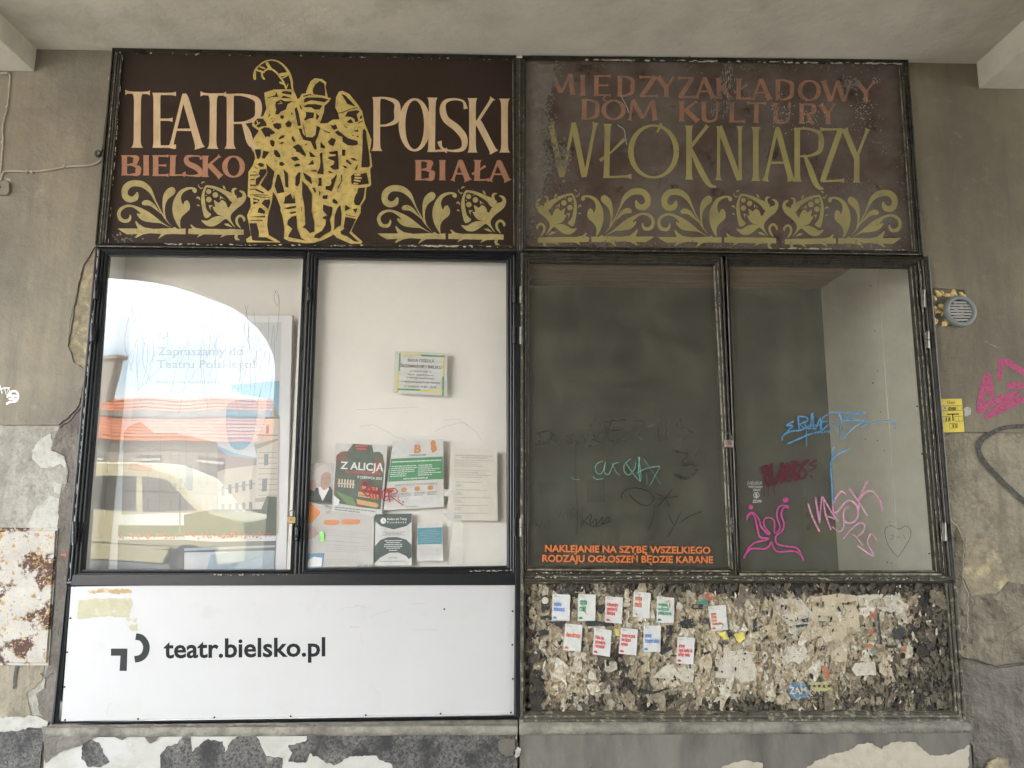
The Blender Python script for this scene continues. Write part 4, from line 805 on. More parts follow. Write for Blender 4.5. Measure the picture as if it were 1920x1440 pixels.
for q in ([(640, 1141), (655, 1139), (672, 1137)], [(663, 1134), (680, 1137), (695, 1139)], [(692, 1158), (712, 1149), (735, 1143)], [(772, 1132), (798, 1132)], [(775, 1181), (790, 1180), (820, 1181)], [(708, 1298), (713, 1303)], [(545, 1320), (550, 1316)], [(200, 1340), (204, 1322), (208, 1318)]): P.stroke(ragged(q, 4, .8, 5, False), .8, cap=False)
P.build('scuff_mark', I_lgrey, ip, kind='stuff')
P = Paint(Y-.0002); P.poly([(656, 1173.5), (674, 1173.5), (674, 1177.5), (656, 1177)]); P.poly([(676, 1185), (678, 1185), (680, 1205), (677, 1205)]); P.build('tape_residue', ink('grey tape residue', (.5, .46, .42)), ip)

# ------------------------------------------------------------ torn poster board
moulding('casing', [(976, 1082), (1788, 1080), (1806, 1352), (974, 1352)], [(985, 1094), (1770, 1092), (1789, 1332), (984, 1332)], [(0, .02), (0, -.026), (.12, -.032), (.3, -.03), (.34, -.02), (.42, -.02), (.5, -.028), (.68, -.026), (.72, -.016), (.82, -.016), (.9, -.02), (1, -.012), (1, .03)], M_worn2, casR)
c = W3(1385, 1334, 0)
nb = thing('notice_board', 'grimy board thick with torn layers of old posters under the dark windows', 'notice board', c)
X0, Z1 = W(981, 1088); X1, Z0 = W(1794, 1337)
def vcol_mat(name, r=.85, bump=.4):
    m = mat(name, (.5, .5, .5), r, .1, 30, bump, 130); n = m.node_tree
    a = n.nodes.new('ShaderNodeVertexColor'); a.layer_name = 'Col'
    b = n.nodes['Principled BSDF']; src = b.inputs['Base Color'].links[0].from_socket
    mx = n.nodes.new('ShaderNodeMix'); mx.data_type = 'RGBA'; mx.blend_type = 'MULTIPLY'; mx.inputs['Factor'].default_value = 1
    q = n.nodes.new('ShaderNodeTexNoise'); q.inputs['Scale'].default_value = 45; q.inputs['Detail'].default_value = 8; q.inputs['Roughness'].default_value = .7
    g = n.nodes.new('ShaderNodeNewGeometry'); n.links.new(g.outputs['Position'], q.inputs['Vector'])
    rr = n.nodes.new('ShaderNodeValToRGB'); rr.color_ramp.elements[0].position = .38; rr.color_ramp.elements[1].position = .6
    rr.color_ramp.elements[0].color = (.62, .54, .42, 1); rr.color_ramp.elements[1].color = (1, 1, 1, 1); n.links.new(q.outputs['Fac'], rr.inputs[0])
    n.links.new(a.outputs['Color'], mx.inputs['A']); n.links.new(rr.outputs[0], mx.inputs['B']); n.links.new(mx.outputs['Result'], b.inputs['Base Color'])
    return m
M_torn = vcol_mat('torn poster paper')
def grime(px, py):
    """0 = clean pale paper, 1 = black grime (wear mapped from the board)"""
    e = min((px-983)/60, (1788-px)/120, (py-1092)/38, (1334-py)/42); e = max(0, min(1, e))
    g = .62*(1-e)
    for cx, cy, sx, sy, k in ((1150, 1240, 45, 40, .75), (1180, 1290, 60, 22, .5), (1050, 1240, 30, 22, .3), (1400, 1325, 60, 14, .6), (1640, 1290, 90, 32, .62), (1740, 1200, 60, 110, .42), (1600, 1105, 170, 14, .6), (1300, 1108, 220, 12, .45), (1440, 1215, 30, 30, .4), (1675, 1185, 16, 16, .6), (1000, 1300, 24, 40, .5), (1250, 1310, 60, 16, .4), (1060, 1170, 60, 24, .25)):
        g += k*math.exp(-((px-cx)/sx)**2-((py-cy)/sy)**2)
    for cx, cy, sx, sy, k in ((1350, 1200, 90, 60, .25), (1530, 1180, 90, 60, .3), (1240, 1190, 60, 60, .15)):
        g -= k*math.exp(-((px-cx)/sx)**2-((py-cy)/sy)**2)
    return g+.30*hsh(px*.035, py*.05, 3)+.22*hsh(px*.12, py*.14, 8)
def pal(g, rr):
    if g > .60+rr.uniform(-.28, .12): return rr.choice([(.09, .08, .066), (.045, .041, .036), (.13, .115, .09), (.19, .165, .125), (.16, .14, .105)])
    t = max(0, min(1, g))
    a = rr.choice([(.58, .51, .39), (.50, .43, .31), (.62, .57, .46), (.43, .37, .27), (.53, .465, .34), (.70, .66, .56), (.47, .41, .30)])
    k = 1-.8*t; return tuple(x*k for x in a)
def vbuild(name, mb, cols, parent, kind=None, smooth=False):
    me = bpy.data.meshes.new(name); me.from_pydata(mb.v, [], mb.f); me.update()
    ca = me.color_attributes.new('Col', 'FLOAT_COLOR', 'POINT')
    arr = np.ones((len(mb.v), 4), dtype=np.float32); arr[:, :3] = np.array(cols, dtype=np.float32); ca.data.foreach_set('color', arr.ravel())
    if smooth: me.polygons.foreach_set('use_smooth', [True]*len(me.polygons))
    return link(name, me, M_torn, parent, kind=kind)
rr = random.Random(11)
mb = MB(); nx, nz = 260, 80; vs = []; cols = []
for j in range(nz+1):
    for i in range(nx+1):
        x = X0+(X1-X0)*i/nx; z = Z0+(Z1-Z0)*j/nz
        px = 981+813*i/nx; py = 1337-249*j/nz
        h = .006+.006*hsh(x*9, z*9, 2)+.004*hsh(x*30, z*30, 5)
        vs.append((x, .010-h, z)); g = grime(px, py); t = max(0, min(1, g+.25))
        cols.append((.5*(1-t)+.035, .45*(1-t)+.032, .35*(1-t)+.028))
mb.add(vs, [(j*(nx+1)+i, j*(nx+1)+i+1, (j+1)*(nx+1)+i+1, (j+1)*(nx+1)+i) for j in range(nz) for i in range(nx)])
vbuild('paper_crust', mb, cols, nb, smooth=True)
def scrap(mb, cols, px, py, s, yb, rr, col=None, el=None, lift=1):
    """one torn piece: a jagged little sheet with lifted, curled rim"""
    k = rr.randint(9, 16); a0 = rr.random()*6.3; el = el or rr.uniform(.6, 2.2); rot = rr.gauss(0, .35)
    x0, z0 = W(px, py); tx, tz = rr.uniform(-.12, .12), rr.uniform(-.2, .08)
    cu = rr.random()*6.3; ca = rr.uniform(0, 1)**3*.5*lift
    base = col or pal(grime(px, py), rr)
    vs = [(x0, yb, z0)]; cc = [base]; radii = [s*rr.choice([rr.uniform(.4, .8), rr.uniform(.7, 1.0), rr.uniform(.9, 1.35)]) for _ in range(k)]
    for ring, f in ((1, .6), (2, 1.0)):
        for j in range(k):
            t = a0+6.283*j/k; q = radii[j]*f*(1 if ring == 1 else rr.uniform(.85, 1.15))
            dx, dz = q*math.cos(t), q*el*math.sin(t); dx, dz = dx*math.cos(rot)-dz*math.sin(rot), dx*math.sin(rot)+dz*math.cos(rot)
            lf = max(0, math.cos(t-cu))**2*ca*s*f*f + (.0015 if ring == 2 else .0005)*rr.random()
            y = yb - lf + tx*dx*.3 + tz*dz*.3
            vs.append((x0+dx, min(y, .004), z0+dz)); e = rr.uniform(.88, 1.06) if ring == 1 else rr.choice([1.0, 1.1, 1.3, .8])
            cc.append(tuple(min(.8, b*e) for b in base))
    fs = [(0, 1+j, 1+(j+1) % k) for j in range(k)] + [(1+j, 1+k+j, 1+k+(j+1) % k, 1+(j+1) % k) for j in range(k)]
    mb.add(vs, fs); cols += cc
mb = MB(); cols = []
for i in range(5200):
    scrap(mb, cols, rr.uniform(988, 1783), rr.uniform(1096, 1331), rr.uniform(.005, .019), -.000-.010*rr.random()*(i/5200), rr)
vbuild('small_torn_scraps', mb, cols, nb, kind='stuff')
mb = MB(); cols = []
for i in range(950):
    px, py = rr.uniform(990, 1782), rr.uniform(1098, 1330); g = grime(px, py)
    scrap(mb, cols, px, py, rr.uniform(.002, .008), -.0105-.004*rr.random(), rr, rr.choice([(.72, .69, .6), (.6, .55, .43), (.03, .028, .025), (.05, .045, .04)]) if rr.random() > g*.6 else (.04, .037, .033), rr.uniform(.3, 3))
vbuild('shreds', mb, cols, nb, kind='stuff')
for i in range(270):
    mb = MB(); cols = []
    px, py = rr.uniform(1000, 1775), rr.uniform(1104, 1324)
    scrap(mb, cols, px, py, rr.uniform(.014, .042), -.003-.010*rr.random(), rr)
    vbuild('torn_paper', mb, cols, nb)
# identifiable remnants
REM = [0]
def remnant(q, m, Y=-.0085, label=None, amp=1.2, name='poster_remnant'):
    REM[0] += 1; P = Paint(Y-REM[0]*4e-5-(.004 if name != 'poster_remnant' or amp < .7 else .0)); P.poly(ragged(q, 3, amp, q[0][0])); return P.build(name, m, nb, label=label)
M_rw = mat('off white remnant', (.54, .50, .41), .8, .1, 30, .4, 120, c2=(.40, .36, .28), s2=40, lo=.52, hi=.68)
M_rg = mat('ivory streaked remnant', (.50, .43, .30), .8, .15, 30, .5, 120, c2=(.44, .39, .29), s2=25, lo=.5, hi=.65, stretch=(1, 1, .2))
M_rk = mat('black remnant ink', (.03, .03, .03), .7, .2, 30, .3, 120, c2=(.3, .28, .22), s2=70, lo=.6, hi=.66)
remnant([(1523, 1120), (1568, 1113), (1610, 1117), (1612, 1180), (1590, 1195), (1588, 1242), (1560, 1240), (1545, 1190), (1523, 1200)], M_rg, label='ivory vertical strips')
remnant([(1450, 1124), (1500, 1122), (1524, 1150), (1524, 1198), (1490, 1202), (1478, 1170), (1455, 1150)], M_rw)
remnant([(1610, 1116), (1650, 1114), (1680, 1118), (1684, 1140), (1672, 1150), (1640, 1140), (1612, 1150)], M_rw)
remnant([(1224, 1270), (1246, 1248), (1262, 1246), (1270, 1258), (1281, 1271), (1262, 1274)], M_rw, -.0095, 'white triangular scrap', .6)
remnant([(1603, 1243), (1641, 1241), (1643, 1266), (1605, 1267), (1597, 1255)], M_rw, -.0115, 'small white rectangular scrap', .5)
remnant([(1103, 1262), (1108, 1258), (1116, 1264), (1119, 1275), (1103, 1273)], M_rw, -.0115, None, .4)
remnant([(1270, 1252), (1290, 1250), (1300, 1262), (1300, 1280), (1275, 1278)], M_rw, -.009)
remnant([(1340, 1270), (1414, 1274), (1412, 1262), (1400, 1220), (1384, 1220), (1360, 1222), (1350, 1240)], M_rw, -.0095)
remnant([(1384, 1220), (1414, 1222), (1418, 1276), (1386, 1278)], M_rw, -.0095)
remnant([(1447, 1228), (1490, 1208), (1508, 1207), (1515, 1222), (1500, 1245), (1485, 1240), (1470, 1248), (1448, 1244)], M_rw, -.0095)
for q in ([(1276, 1164), (1300, 1160), (1300, 1178), (1278, 1178)], [(1248, 1172), (1262, 1172), (1258, 1192), (1245, 1220), (1238, 1222), (1250, 1196)], [(1236, 1222), (1256, 1212), (1262, 1216), (1240, 1228)], [(1318, 1224), (1332, 1220), (1333, 1224), (1320, 1229)], [(1339, 1252), (1346, 1251), (1345, 1259), (1339, 1258)], [(1256, 1228), (1269, 1228), (1269, 1230.5), (1256, 1230)],
          [(1049, 1107), (1065, 1107), (1065, 1114), (1049, 1114)], [(1014, 1155), (1034, 1155), (1034, 1162), (1014, 1162)], [(1015, 1118), (1026, 1115), (1030, 1140), (1016, 1150)], [(1010, 1182), (1022, 1180), (1027, 1190), (1014, 1192)], [(1024, 1166), (1060, 1165), (1054, 1180), (1040, 1172)], [(1098, 1164), (1150, 1166), (1146, 1174), (1100, 1174)], [(1122, 1136), (1134, 1132), (1130, 1146), (1122, 1150)],
          [(1644, 1150), (1648, 1150), (1654, 1208), (1650, 1208)], [(1662, 1211), (1680, 1210), (1680, 1215), (1664, 1216)], [(1492, 1172), (1515, 1170), (1512, 1174), (1493, 1177)], [(1502, 1162), (1516, 1157), (1516, 1166), (1506, 1167)], [(1672, 1182), (1690, 1176), (1700, 1184), (1690, 1200), (1676, 1198)], [(1530, 1131), (1536, 1130), (1534, 1138)], [(1542, 1128), (1546, 1127), (1542, 1139)], [(1578, 1131), (1592, 1131), (1590, 1134)], [(1362, 1182), (1369, 1180), (1374, 1192), (1366, 1196)], [(1205, 1292), (1230, 1296), (1255, 1288), (1254, 1292), (1226, 1302), (1206, 1300)], [(1412, 1162), (1418, 1160), (1420, 1184), (1412, 1186)]):
    remnant(q, M_rk, -.0115, None, 1.0, 'black_print_remnant')
for q in ([(1344, 1186), (1360, 1184), (1366, 1198), (1358, 1200)], [(1376, 1190), (1396, 1184), (1398, 1196), (1388, 1206), (1380, 1200)], [(1152, 1178), (1164, 1180), (1162, 1194), (1154, 1192)]): remnant(q, mat('yellow remnant', (.68, .58, .12), .8, .15, 30, .3, 100, c2=(.5, .45, .25), s2=50, lo=.5, hi=.7), -.01155, 'yellow scrap')
M_rr = mat('rust red remnant', (.36, .13, .07), .8, .2, 40, .3, 100, c2=(.4, .33, .24), s2=50, lo=.5, hi=.65)
for q in ([(1318, 1112), (1338, 1112), (1344, 1124), (1326, 1126)], [(1626, 1180), (1638, 1178), (1640, 1188), (1628, 1188)], [(1618, 1208), (1634, 1208), (1644, 1218), (1630, 1216)], [(1538, 1246), (1552, 1250), (1556, 1272), (1546, 1272)], [(1420, 1242), (1426, 1240), (1427, 1248), (1420, 1248)], [(1630, 1146), (1644, 1148), (1642, 1160), (1632, 1160)], [(1690, 1214), (1700, 1212), (1700, 1222), (1690, 1222)]): remnant(q, M_rr, -.01155)
M_rt = mat('teal remnant', (.06, .2, .17), .8, .2, 40, .3, 100, c2=(.3, .34, .28), s2=50, lo=.5, hi=.65)
remnant([(1308, 1126), (1326, 1125), (1328, 1133), (1310, 1133)], M_rt, -.01155); remnant([(1632, 1220), (1638, 1217), (1644, 1224), (1634, 1225)], M_rt, -.0115)
M_rb = mat('blue remnant', (.10, .20, .30), .8, .2, 40, .3, 100, c2=(.45, .45, .4), s2=60, lo=.5, hi=.65)
remnant([(1478, 1280), (1508, 1280), (1516, 1290), (1518, 1306), (1492, 1312), (1480, 1306)], M_rb, -.01155, 'torn blue poster corner')
remnant([(1514, 1279), (1552, 1279), (1564, 1294), (1524, 1296)], mat('olive yellow remnant', (.42, .38, .18), .8, .2, 40, .3, 100), -.01156, 'yellow strip with black stars')
def star(P, x, y, r): P.poly([(x+(r if k % 2 == 0 else r*.4)*math.sin(math.pi*k/5), y-(r if k % 2 == 0 else r*.4)*math.cos(math.pi*k/5)) for k in range(10)])
P = Paint(-.0182)
for i in range(5): star(P, 1518+i*9, 1286+.1*i, 4)
P.text('SAL', 1520, 1307, 11, 24, off=.02); P.text('TOC', 1534, 1174, 9.5, 25); P.text('TBUY CI', 1270, 1175, 7, 30, off=.03); P.text('HOI', 1311, 1169, 10, 18, off=.04); P.text('CE', 1296, 1142, 9, 22, off=.05); P.text('IG', 1258, 1187, 7, 10, off=.04); P.text('IN', 1278, 1161, 6, 8, off=.03); P.text('CHIF', 1349, 1208, 5.5, 18, off=.04)
P.build('print_remnant_lettering', M_rk, nb)
P = Paint(-.0186); P.text('ZAM', 1480, 1301, 13, 33, off=.02, shear=-.1); P.build('print_remnant_lettering', M_rw, nb)
P = Paint(-.0186); P.dot((1022, 1126), 6.5); P.dot((1274, 1137), 6); P.build('round_remnant', M_rw, nb)

# the eleven small campaign leaflets -------------------------------------------
def sheet(name, label, cat, q, Y, m, group=None, curl=None, n=6, wave=.0011):
    """a paper sheet lying against the surface behind it; curl = (corner index, amount)"""
    mb = MB(); c = [W3(*p, Y) for p in q]; vs = []
    sd_ = q[0][0]*.13
    for j in range(n+1):
        for i in range(n+1):
            u, v = i/n, j/n; p = c[0].lerp(c[1], u).lerp(c[3].lerp(c[2], u), v)
            y = p.y + wave*hsh(u*2.2+sd_, v*2.2, 1)
            if curl:
                cu, cv = ((0, 0), (1, 0), (1, 1), (0, 1))[curl[0]]; d = math.hypot(u-cu, (v-cv))
                y -= curl[1]*max(0, 1-d/.35)**2
            vs.append((p.x, y, p.z))
    mb.add(vs, [(j*(n+1)+i, (j+1)*(n+1)+i, (j+1)*(n+1)+i+1, j*(n+1)+i+1) for j in range(n) for i in range(n)])
    ob = mb.build(name, m, None, smooth=True, label=label, cat=cat, group=group)
    return ob
class QPaint(Paint):
    """paint in the unit square of a quad of pixels (0..1, 0..1)"""
    def __init__(s, Y, q): super().__init__(Y); s.q = q; s.H = math.hypot(q[3][0]-q[0][0], q[3][1]-q[0][1]); s.Wd = math.hypot(q[1][0]-q[0][0], q[1][1]-q[0][1])
    def pt(s, p, y):
        u, v = p[0]/100, p[1]/100; q = s.q
        a = [(q[0][k]*(1-u)+q[1][k]*u)*(1-v)+(q[3][k]*(1-u)+q[2][k]*u)*v for k in (0, 1)]
        x, z = W(a[0], a[1], s.Y); return (x, y, z)
    def lines(s, x0, x1, y0, y1, n, h=1.0, seed=0, ctr=False, gap=.6):
        r_ = random.Random(seed)
        for i in range(n):
            y = y0+(y1-y0)*(i+.5)/n; x = x0; e = x1-(x1-x0)*r_.choice([0, .05, .1, .25, .4])
            if ctr: d = (x1-e)/2; x += d; e = x1-d
            while x < e:
                l = r_.uniform(2.5, 9); b = min(e, x+l); s.rect(x, y-h/2, b, y+h/2); x = b+gap*1.6
def T(P, t, x, y, h, width=None, off=0, align='L'):
    """text in the 0..100 square; h and width in its units, aspect corrected"""
    vs, fs, wd, hh = glyphs(t, off); sc = h/hh; sx = (sc*s_(P)) if width is None else width/wd
    if align == 'C': x -= wd*sx/2
    yy = P.y(); P.mb.add([P.pt((x+u*sx, y-v*sc), yy) for u, v in vs], fs)
def s_(P): return P.H/P.Wd
LE = [((1036,1114),(1069,1115),(1068,1164),(1034.5,1163), I_blue, ['bezpłatna','antykoncepcja'], 62, .32, 'white leaflet with blue words bezpłatna antykoncepcja, leftmost in the upper row'),
 ((1084.5,1114),(1117,1115),(1116,1164),(1083,1164), I_green, ['czyste','rzeki'], 42, .26, 'white leaflet with tall green words czyste rzeki beside a blue one'),
 ((1135,1118),(1168,1120.5),(1166,1169.5),(1134.5,1167), I_red, ['dofinansujmy','psychiatrię','dziecięcą'], 66, .24, 'white leaflet with three red lines dofinansujmy psychiatrię dziecięcą'),
 ((1188.5,1109),(1220,1112),(1218,1160),(1186,1156), I_or, ['wolne','media'], 42, .22, 'white leaflet with orange words wolne media and a curled lower corner'),
 ((1232,1118),(1264.5,1121),(1263,1168),(1231,1167), I_green, ['nie zgadzam się','na niszczenie','polskiej przyrody'], 78, .24, 'white leaflet with three green lines about polskiej przyrody'),
 ((1327.5,1137),(1360,1134),(1365,1181),(1334,1183.5), I_or, ['wygodne,','szybkie,','darmowe','w każdej szkole'], 62, .24, 'white leaflet with four orange lines, tilted and apart on the right'),
 ((1060,1169),(1092.5,1172),(1088.5,1221.5),(1056,1219), I_or, ['demokracja'], 84, .36, 'white leaflet with the single orange word demokracja, leftmost in the lower row'),
 ((1114.5,1177),(1147,1182),(1143.5,1231.5),(1111,1226.5), I_red, ['Polska bez','nacjonalizmu','i homofobii'], 60, .28, 'white leaflet with three red lines Polska bez nacjonalizmu i homofobii'),
 ((1164,1177),(1196,1180),(1193,1229),(1160,1225.5), I_red, ['chcemy leczenia,','nie klauzul','sumienia'], 78, .22, 'white leaflet with three red lines chcemy leczenia nie klauzul sumienia'),
 ((1207,1173),(1239,1173),(1238,1222.5),(1206,1222), I_blue, ['sprawny','transport lokalny'], 86, .33, 'white leaflet with blue words sprawny transport lokalny'),
 ((1270.5,1194),(1302.5,1196),(1300,1245.5),(1268,1243.5), I_red, ['darmowy','ciepły posiłek dla','każdego dziecka'], 82, .27, 'white leaflet with three red lines about ciepły posiłek, lowest and rightmost')]
for i, (a, b, c_, d, col, txt, wmax, ty, lab) in enumerate(LE):
    q = (a, b, c_, d); ob = sheet('leaflet', lab, 'leaflet', q, -.020, M_paperw, 'campaign leaflets stuck on the torn board', (3, .010) if i == 3 else ((i*5) % 4, .0025))
    P = QPaint(-.0215, q); L_ = max(len(t) for t in txt); step = {1: 20, 2: 25 if txt[0] in ('czyste', 'wolne') else 20, 3: 16.5, 4: 13.5}[len(txt)]; hh = step*.88
    for k, t in enumerate(txt): T(P, t, 9, ty*100+12+k*step, hh, wmax*max(.45, len(t)/L_), off=.03)
    P.poly([(6, 93), (10, 86), (18, 84), (24, 87), (30, 93)], 2); P.build('print', col, ob)
    P = QPaint(-.0215, q); P.lines(9, 26, 2.5, 6, 1, 1.6, i); P.lines(9, 44, 7, 10.5, 1, 1.6, i+1); P.build('small_print', I_grey, ob, kind='stuff')

# ------------------------------------------------------------ papers behind the second window
YG = .016
def paper(name, label, q, m=M_paperw, Y=YG, curl=None, cat='notice'): return sheet(name, label, cat, q, Y, m, None, curl, 8, .0012)
q = ((741, 658), (839, 662), (838, 742), (737, 737)); ob = paper('notice', 'RADA OSIEDLA sheet with green and yellow border, highest in the second window', q)
P = QPaint(YG-.0016, q); P.rect(8, 4, 10.5, 47); P.rect(50, 6, 95, 10); P.rect(91, 55, 94, 100); P.rect(8, 88, 50, 92); P.build('green_border', ink('green border', (.12, .36, .10)), ob)
P = QPaint(YG-.0016, q); P.rect(11, 5, 49, 8.5); P.rect(92, 4, 94.5, 53); P.rect(6, 48, 9, 99); P.rect(50, 89, 92, 93); P.build('yellow_border', I_yel, ob)
P = QPaint(YG-.0018, q); T(P, 'RADA OSIEDLA', 50, 24, 7, 50, .02, 'C'); T(P, 'ŚRÓDMIEŚCIE – BIELSKO', 50, 37.5, 7, 80, .02, 'C'); T(P, 'ul. KOŁŁĄTAJA 10', 50, 48, 4.4, 40, 0, 'C'); T(P, 'obok dużej sceny', 50, 55.5, 3.6, 50, .01, 'C'); T(P, 'przyjmuje mieszkańców', 50, 63, 4.2, 52, .01, 'C'); T(P, 'w każdą pierwszą środę miesiąca', 50, 73, 4.6, 74, .02, 'C'); T(P, 'w godzinach 17.30 – 18.30', 50, 84, 4.8, 60, .02, 'C'); P.build('lettering', I_grey, ob)
# Alicja poster
q = ((629, 831), (727, 834), (716, 969), (622, 958)); ob = paper('poster', 'dark green event poster headed Z ALICJĄ with crimson marker across it', q, M_paperw, cat='poster')
pd = mat('poster dark green', (.10, .13, .10), .6, .2, 25, 0, c2=(.30, .09, .06), s2=9, lo=.55, hi=.7)
P = QPaint(YG-.0016, q); P.poly([(3, 18), (12, 12), (24, 11), (34, 0), (70, 1), (74, 11), (85, 10), (92, 14), (97, 28), (96, 90), (60, 90), (15, 88), (2, 80)]); P.build('print_ground', pd, ob)
P = QPaint(YG-.002, q); T(P, 'Z ALICJĄ', 12, 37, 10.5, 84, .02); T(P, '9 CZERWCA 2023', 46, 49, 3.4, 48, .02); P.build('title', I_white, ob)
P = QPaint(YG-.002, q); T(P, 'PO DRUGIEJ STRONIE', 22, 42.5, 3.6, 70, .02); P.rect(38, 2, 62, 4); P.rect(40, 6, 60, 8); P.build('subtitle', I_red, ob)
P = QPaint(YG-.002, q)
for i in range(6): P.rect(10+i*5.5, 52, 13+i*5.5, 58); P.rect(10+i*5.5, 60, 13+i*5.5, 64)
P.rect(8, 58, 42, 59.5); P.build('printed_palace', ink('pale stone print', (.6, .55, .42)), ob)
P = QPaint(YG-.0021, q); P.poly([(50, 68), (90, 70), (90, 77), (50, 75)]); P.poly([(47, 79), (88, 82), (92, 85), (88, 88), (50, 86)]); P.poly([(52, 60), (88, 60), (88, 65), (54, 64)]); P.build('printed_signposts', ink('tan signpost print', (.62, .38, .16)), ob)
P = QPaint(YG-.0022, q); P.poly([(6, 70), (40, 78), (50, 90), (30, 88), (10, 74)]); P.build('printed_meadow', ink('green print light', (.16, .26, .12)), ob)
P = QPaint(YG-.0022, q); P.lines(6, 90, 92, 99, 2, 1.4, 3); P.lines(52, 86, 62, 63, 1, 1, 3); P.lines(52, 86, 71, 75, 1, 1.3, 5); P.build('small_print', I_grey, ob, kind='stuff')
# UWAGA poster
q = ((737, 826), (831, 823), (832, 950), (719, 957)); ob = paper('poster', 'white poster with a green text block and four orange dots in a row', q, M_paperw, YG+.001, cat='poster')
P = QPaint(YG-.0006, q); P.rect(1, 26, 99, 59); P.build('green_block', ink('leaf green print', (.07, .27, .12)), ob)
P = QPaint(YG-.001, q); P.lines(4, 96, 29, 33, 1, 1.4, 2); P.lines(4, 52, 36, 53, 6, 1, 4); P.lines(54, 96, 36, 53, 6, 1, 5); T(P, 'www.odpady.bielsko.pl', 50, 57, 2.8, 44, .02, 'C'); P.build('white_lines', I_white, ob)
P = QPaint(YG-.001, q); T(P, 'B', 44, 18.5, 11, 13, .05); P.dot((80, 6), 5); P.poly([(76, 8), (86, 9), (88, 16), (80, 20), (76, 15)]); [P.dot((x, 72-.4*i), 5, ry=3.4) for i, x in enumerate((8, 31, 54, 77))]; P.build('orange_print', ink('burnt orange print', (.58, .24, .07)), ob)
P = QPaint(YG-.001, q); T(P, 'UWAGA.BB', 35, 23.5, 2.6, 32, .03); T(P, 'BĄDŹ NA BIEŻĄCO I SKORZYSTAJ WIĘCEJ', 15, 66, 2.4, 74, .01); [P.lines(3+i*23, 22+i*23, 76, 82, 3, .8, i) for i in range(4)]; P.lines(36, 60, 96, 98, 1, 1, 3); P.build('small_print', I_grey, ob, kind='stuff')
# faded plan with tape
q = ((846, 843), (932, 846), (933, 976), (838, 976)); ob = paper('notice', 'faded ivory notice of faint text lines taped near the right edge of the second window', q, mat('faded ivory paper', (.64, .61, .53), .7, .03, 10, .1, 40, c2=(.58, .55, .47), s2=8, lo=.5, hi=.7))
P = QPaint(YG-.0016, q); P.lines(8, 92, 6, 9, 1, 1.4, 1, True); P.lines(22, 80, 9, 12, 1, 1.4, 1, True); P.lines(8, 92, 13, 24, 4, .8, 2); P.lines(10, 88, 27, 40, 4, .8, 3); P.lines(40, 60, 31, 33, 1, 1.2, 4)
for i in range(5): P.lines(14, 84, 44+i*11, 47+i*11, 1, .9, i); P.lines(14, 30, 48+i*11, 53+i*11, 3, .7, i+9)
P.build('small_print', ink('faded print', (.40, .40, .36)), ob)
q = ((832, 918), (850, 917), (851, 930), (833, 930)); paper('sticker', 'tiny white square sticker at the left edge of the faded notice', q, M_paperw, YG-.002, cat='sticker')
q = ((829, 963), (856, 958), (857, 967), (846, 977), (831, 970)); sheet('tape', 'crumpled clear tape remnant under the left corner of the faded notice', 'tape', q[:4], YG-.003, M_paperw, None, (0, .004))
ob = paper('tape', 'wide clear tape strip running down to the window bottom under the faded notice', ((852, 974), (868, 974), (867, 1062), (839, 1060)), G_film, YG-.001, cat='tape')
# programme sheet with portrait
q = ((582, 869), (628, 868), (622, 941), (577, 941)); ob = paper('poster', 'photo print of an elderly person with bushy white hair in a dark jacket', q, mat('portrait ground', (.50, .46, .44), .6, .08, 14, 0), YG+.002, cat='poster')
P = QPaint(YG+.0004, q); P.poly([(0, 72), (20, 62), (40, 64), (60, 100), (0, 100)]); P.poly([(60, 100), (72, 66), (88, 60), (100, 72), (100, 100)]); P.build('printed_jacket', ink('jacket print', (.05, .06, .06)), ob)
P = QPaint(YG+.0003, q); P.poly([(40, 62), (75, 58), (85, 66), (62, 98), (45, 78)]); P.build('printed_shirt', I_white, ob)
P = QPaint(YG+.0002, q); P.poly([(45, 30), (60, 22), (85, 26), (88, 45), (80, 62), (65, 70), (50, 60)], 3); P.poly([(6, 46), (22, 44), (30, 58), (24, 72), (8, 66)], 3); P.build('printed_face', ink('skin print', (.45, .30, .24)), ob)
P = QPaint(YG, q); P.poly([(20, 30), (30, 12), (55, 4), (85, 12), (98, 30), (90, 40), (84, 26), (60, 24), (48, 34), (46, 50), (34, 52), (26, 44)], 3); P.build('printed_hair', ink('grey hair print', (.55, .52, .50)), ob)
P = QPaint(YG-.0001, q); P.stroke([(56, 40), (66, 39)], 2.2); P.stroke([(74, 38), (84, 38)], 2.2); P.stroke([(66, 54), (76, 54)], 2); P.stroke([(71, 42), (72, 48)], 1.5); P.build('printed_features', I_grey, ob)
q = ((577, 941), (702, 962), (700, 1062), (574, 1064)); ob = paper('poster', 'pale programme poster with orange arrow and orange pills in the lower left', q, M_paperg, YG+.003, cat='poster')
z = [(578, 939), (601, 960), (584, 981), (577, 978)]; P = Paint(YG+.001); P.poly(z); P.build('orange_arrow', I_org2, ob)
P = Paint(YG+.001); P.poly([(611, 975), (632, 975), (636, 979), (632, 984), (611, 984), (607, 979)], 3); P.poly([(645, 974), (671, 974), (675, 978), (671, 983), (645, 983), (641, 978)], 3); P.build('orange_pill', ink('soft orange print', (.66, .27, .12)), ob)
P = Paint(YG+.001); P.text('Pro', 611, 954, 6.5, 11); P.text('zł:', 611, 963, 6.5, 9); P.text('661 307 618', 671, 1063, 4.5, 30, off=.02); P.build('lettering', I_grey, ob)
P = QPaint(YG+.001, q); P.lines(28, 92, 38, 50, 3, 1, 1); P.lines(28, 80, 56, 59, 1, 1.6, 2); P.lines(28, 94, 62, 76, 4, 1, 3); P.lines(26, 90, 86, 96, 3, 1, 6); P.build('small_print', I_lgrey, ob, kind='stuff')
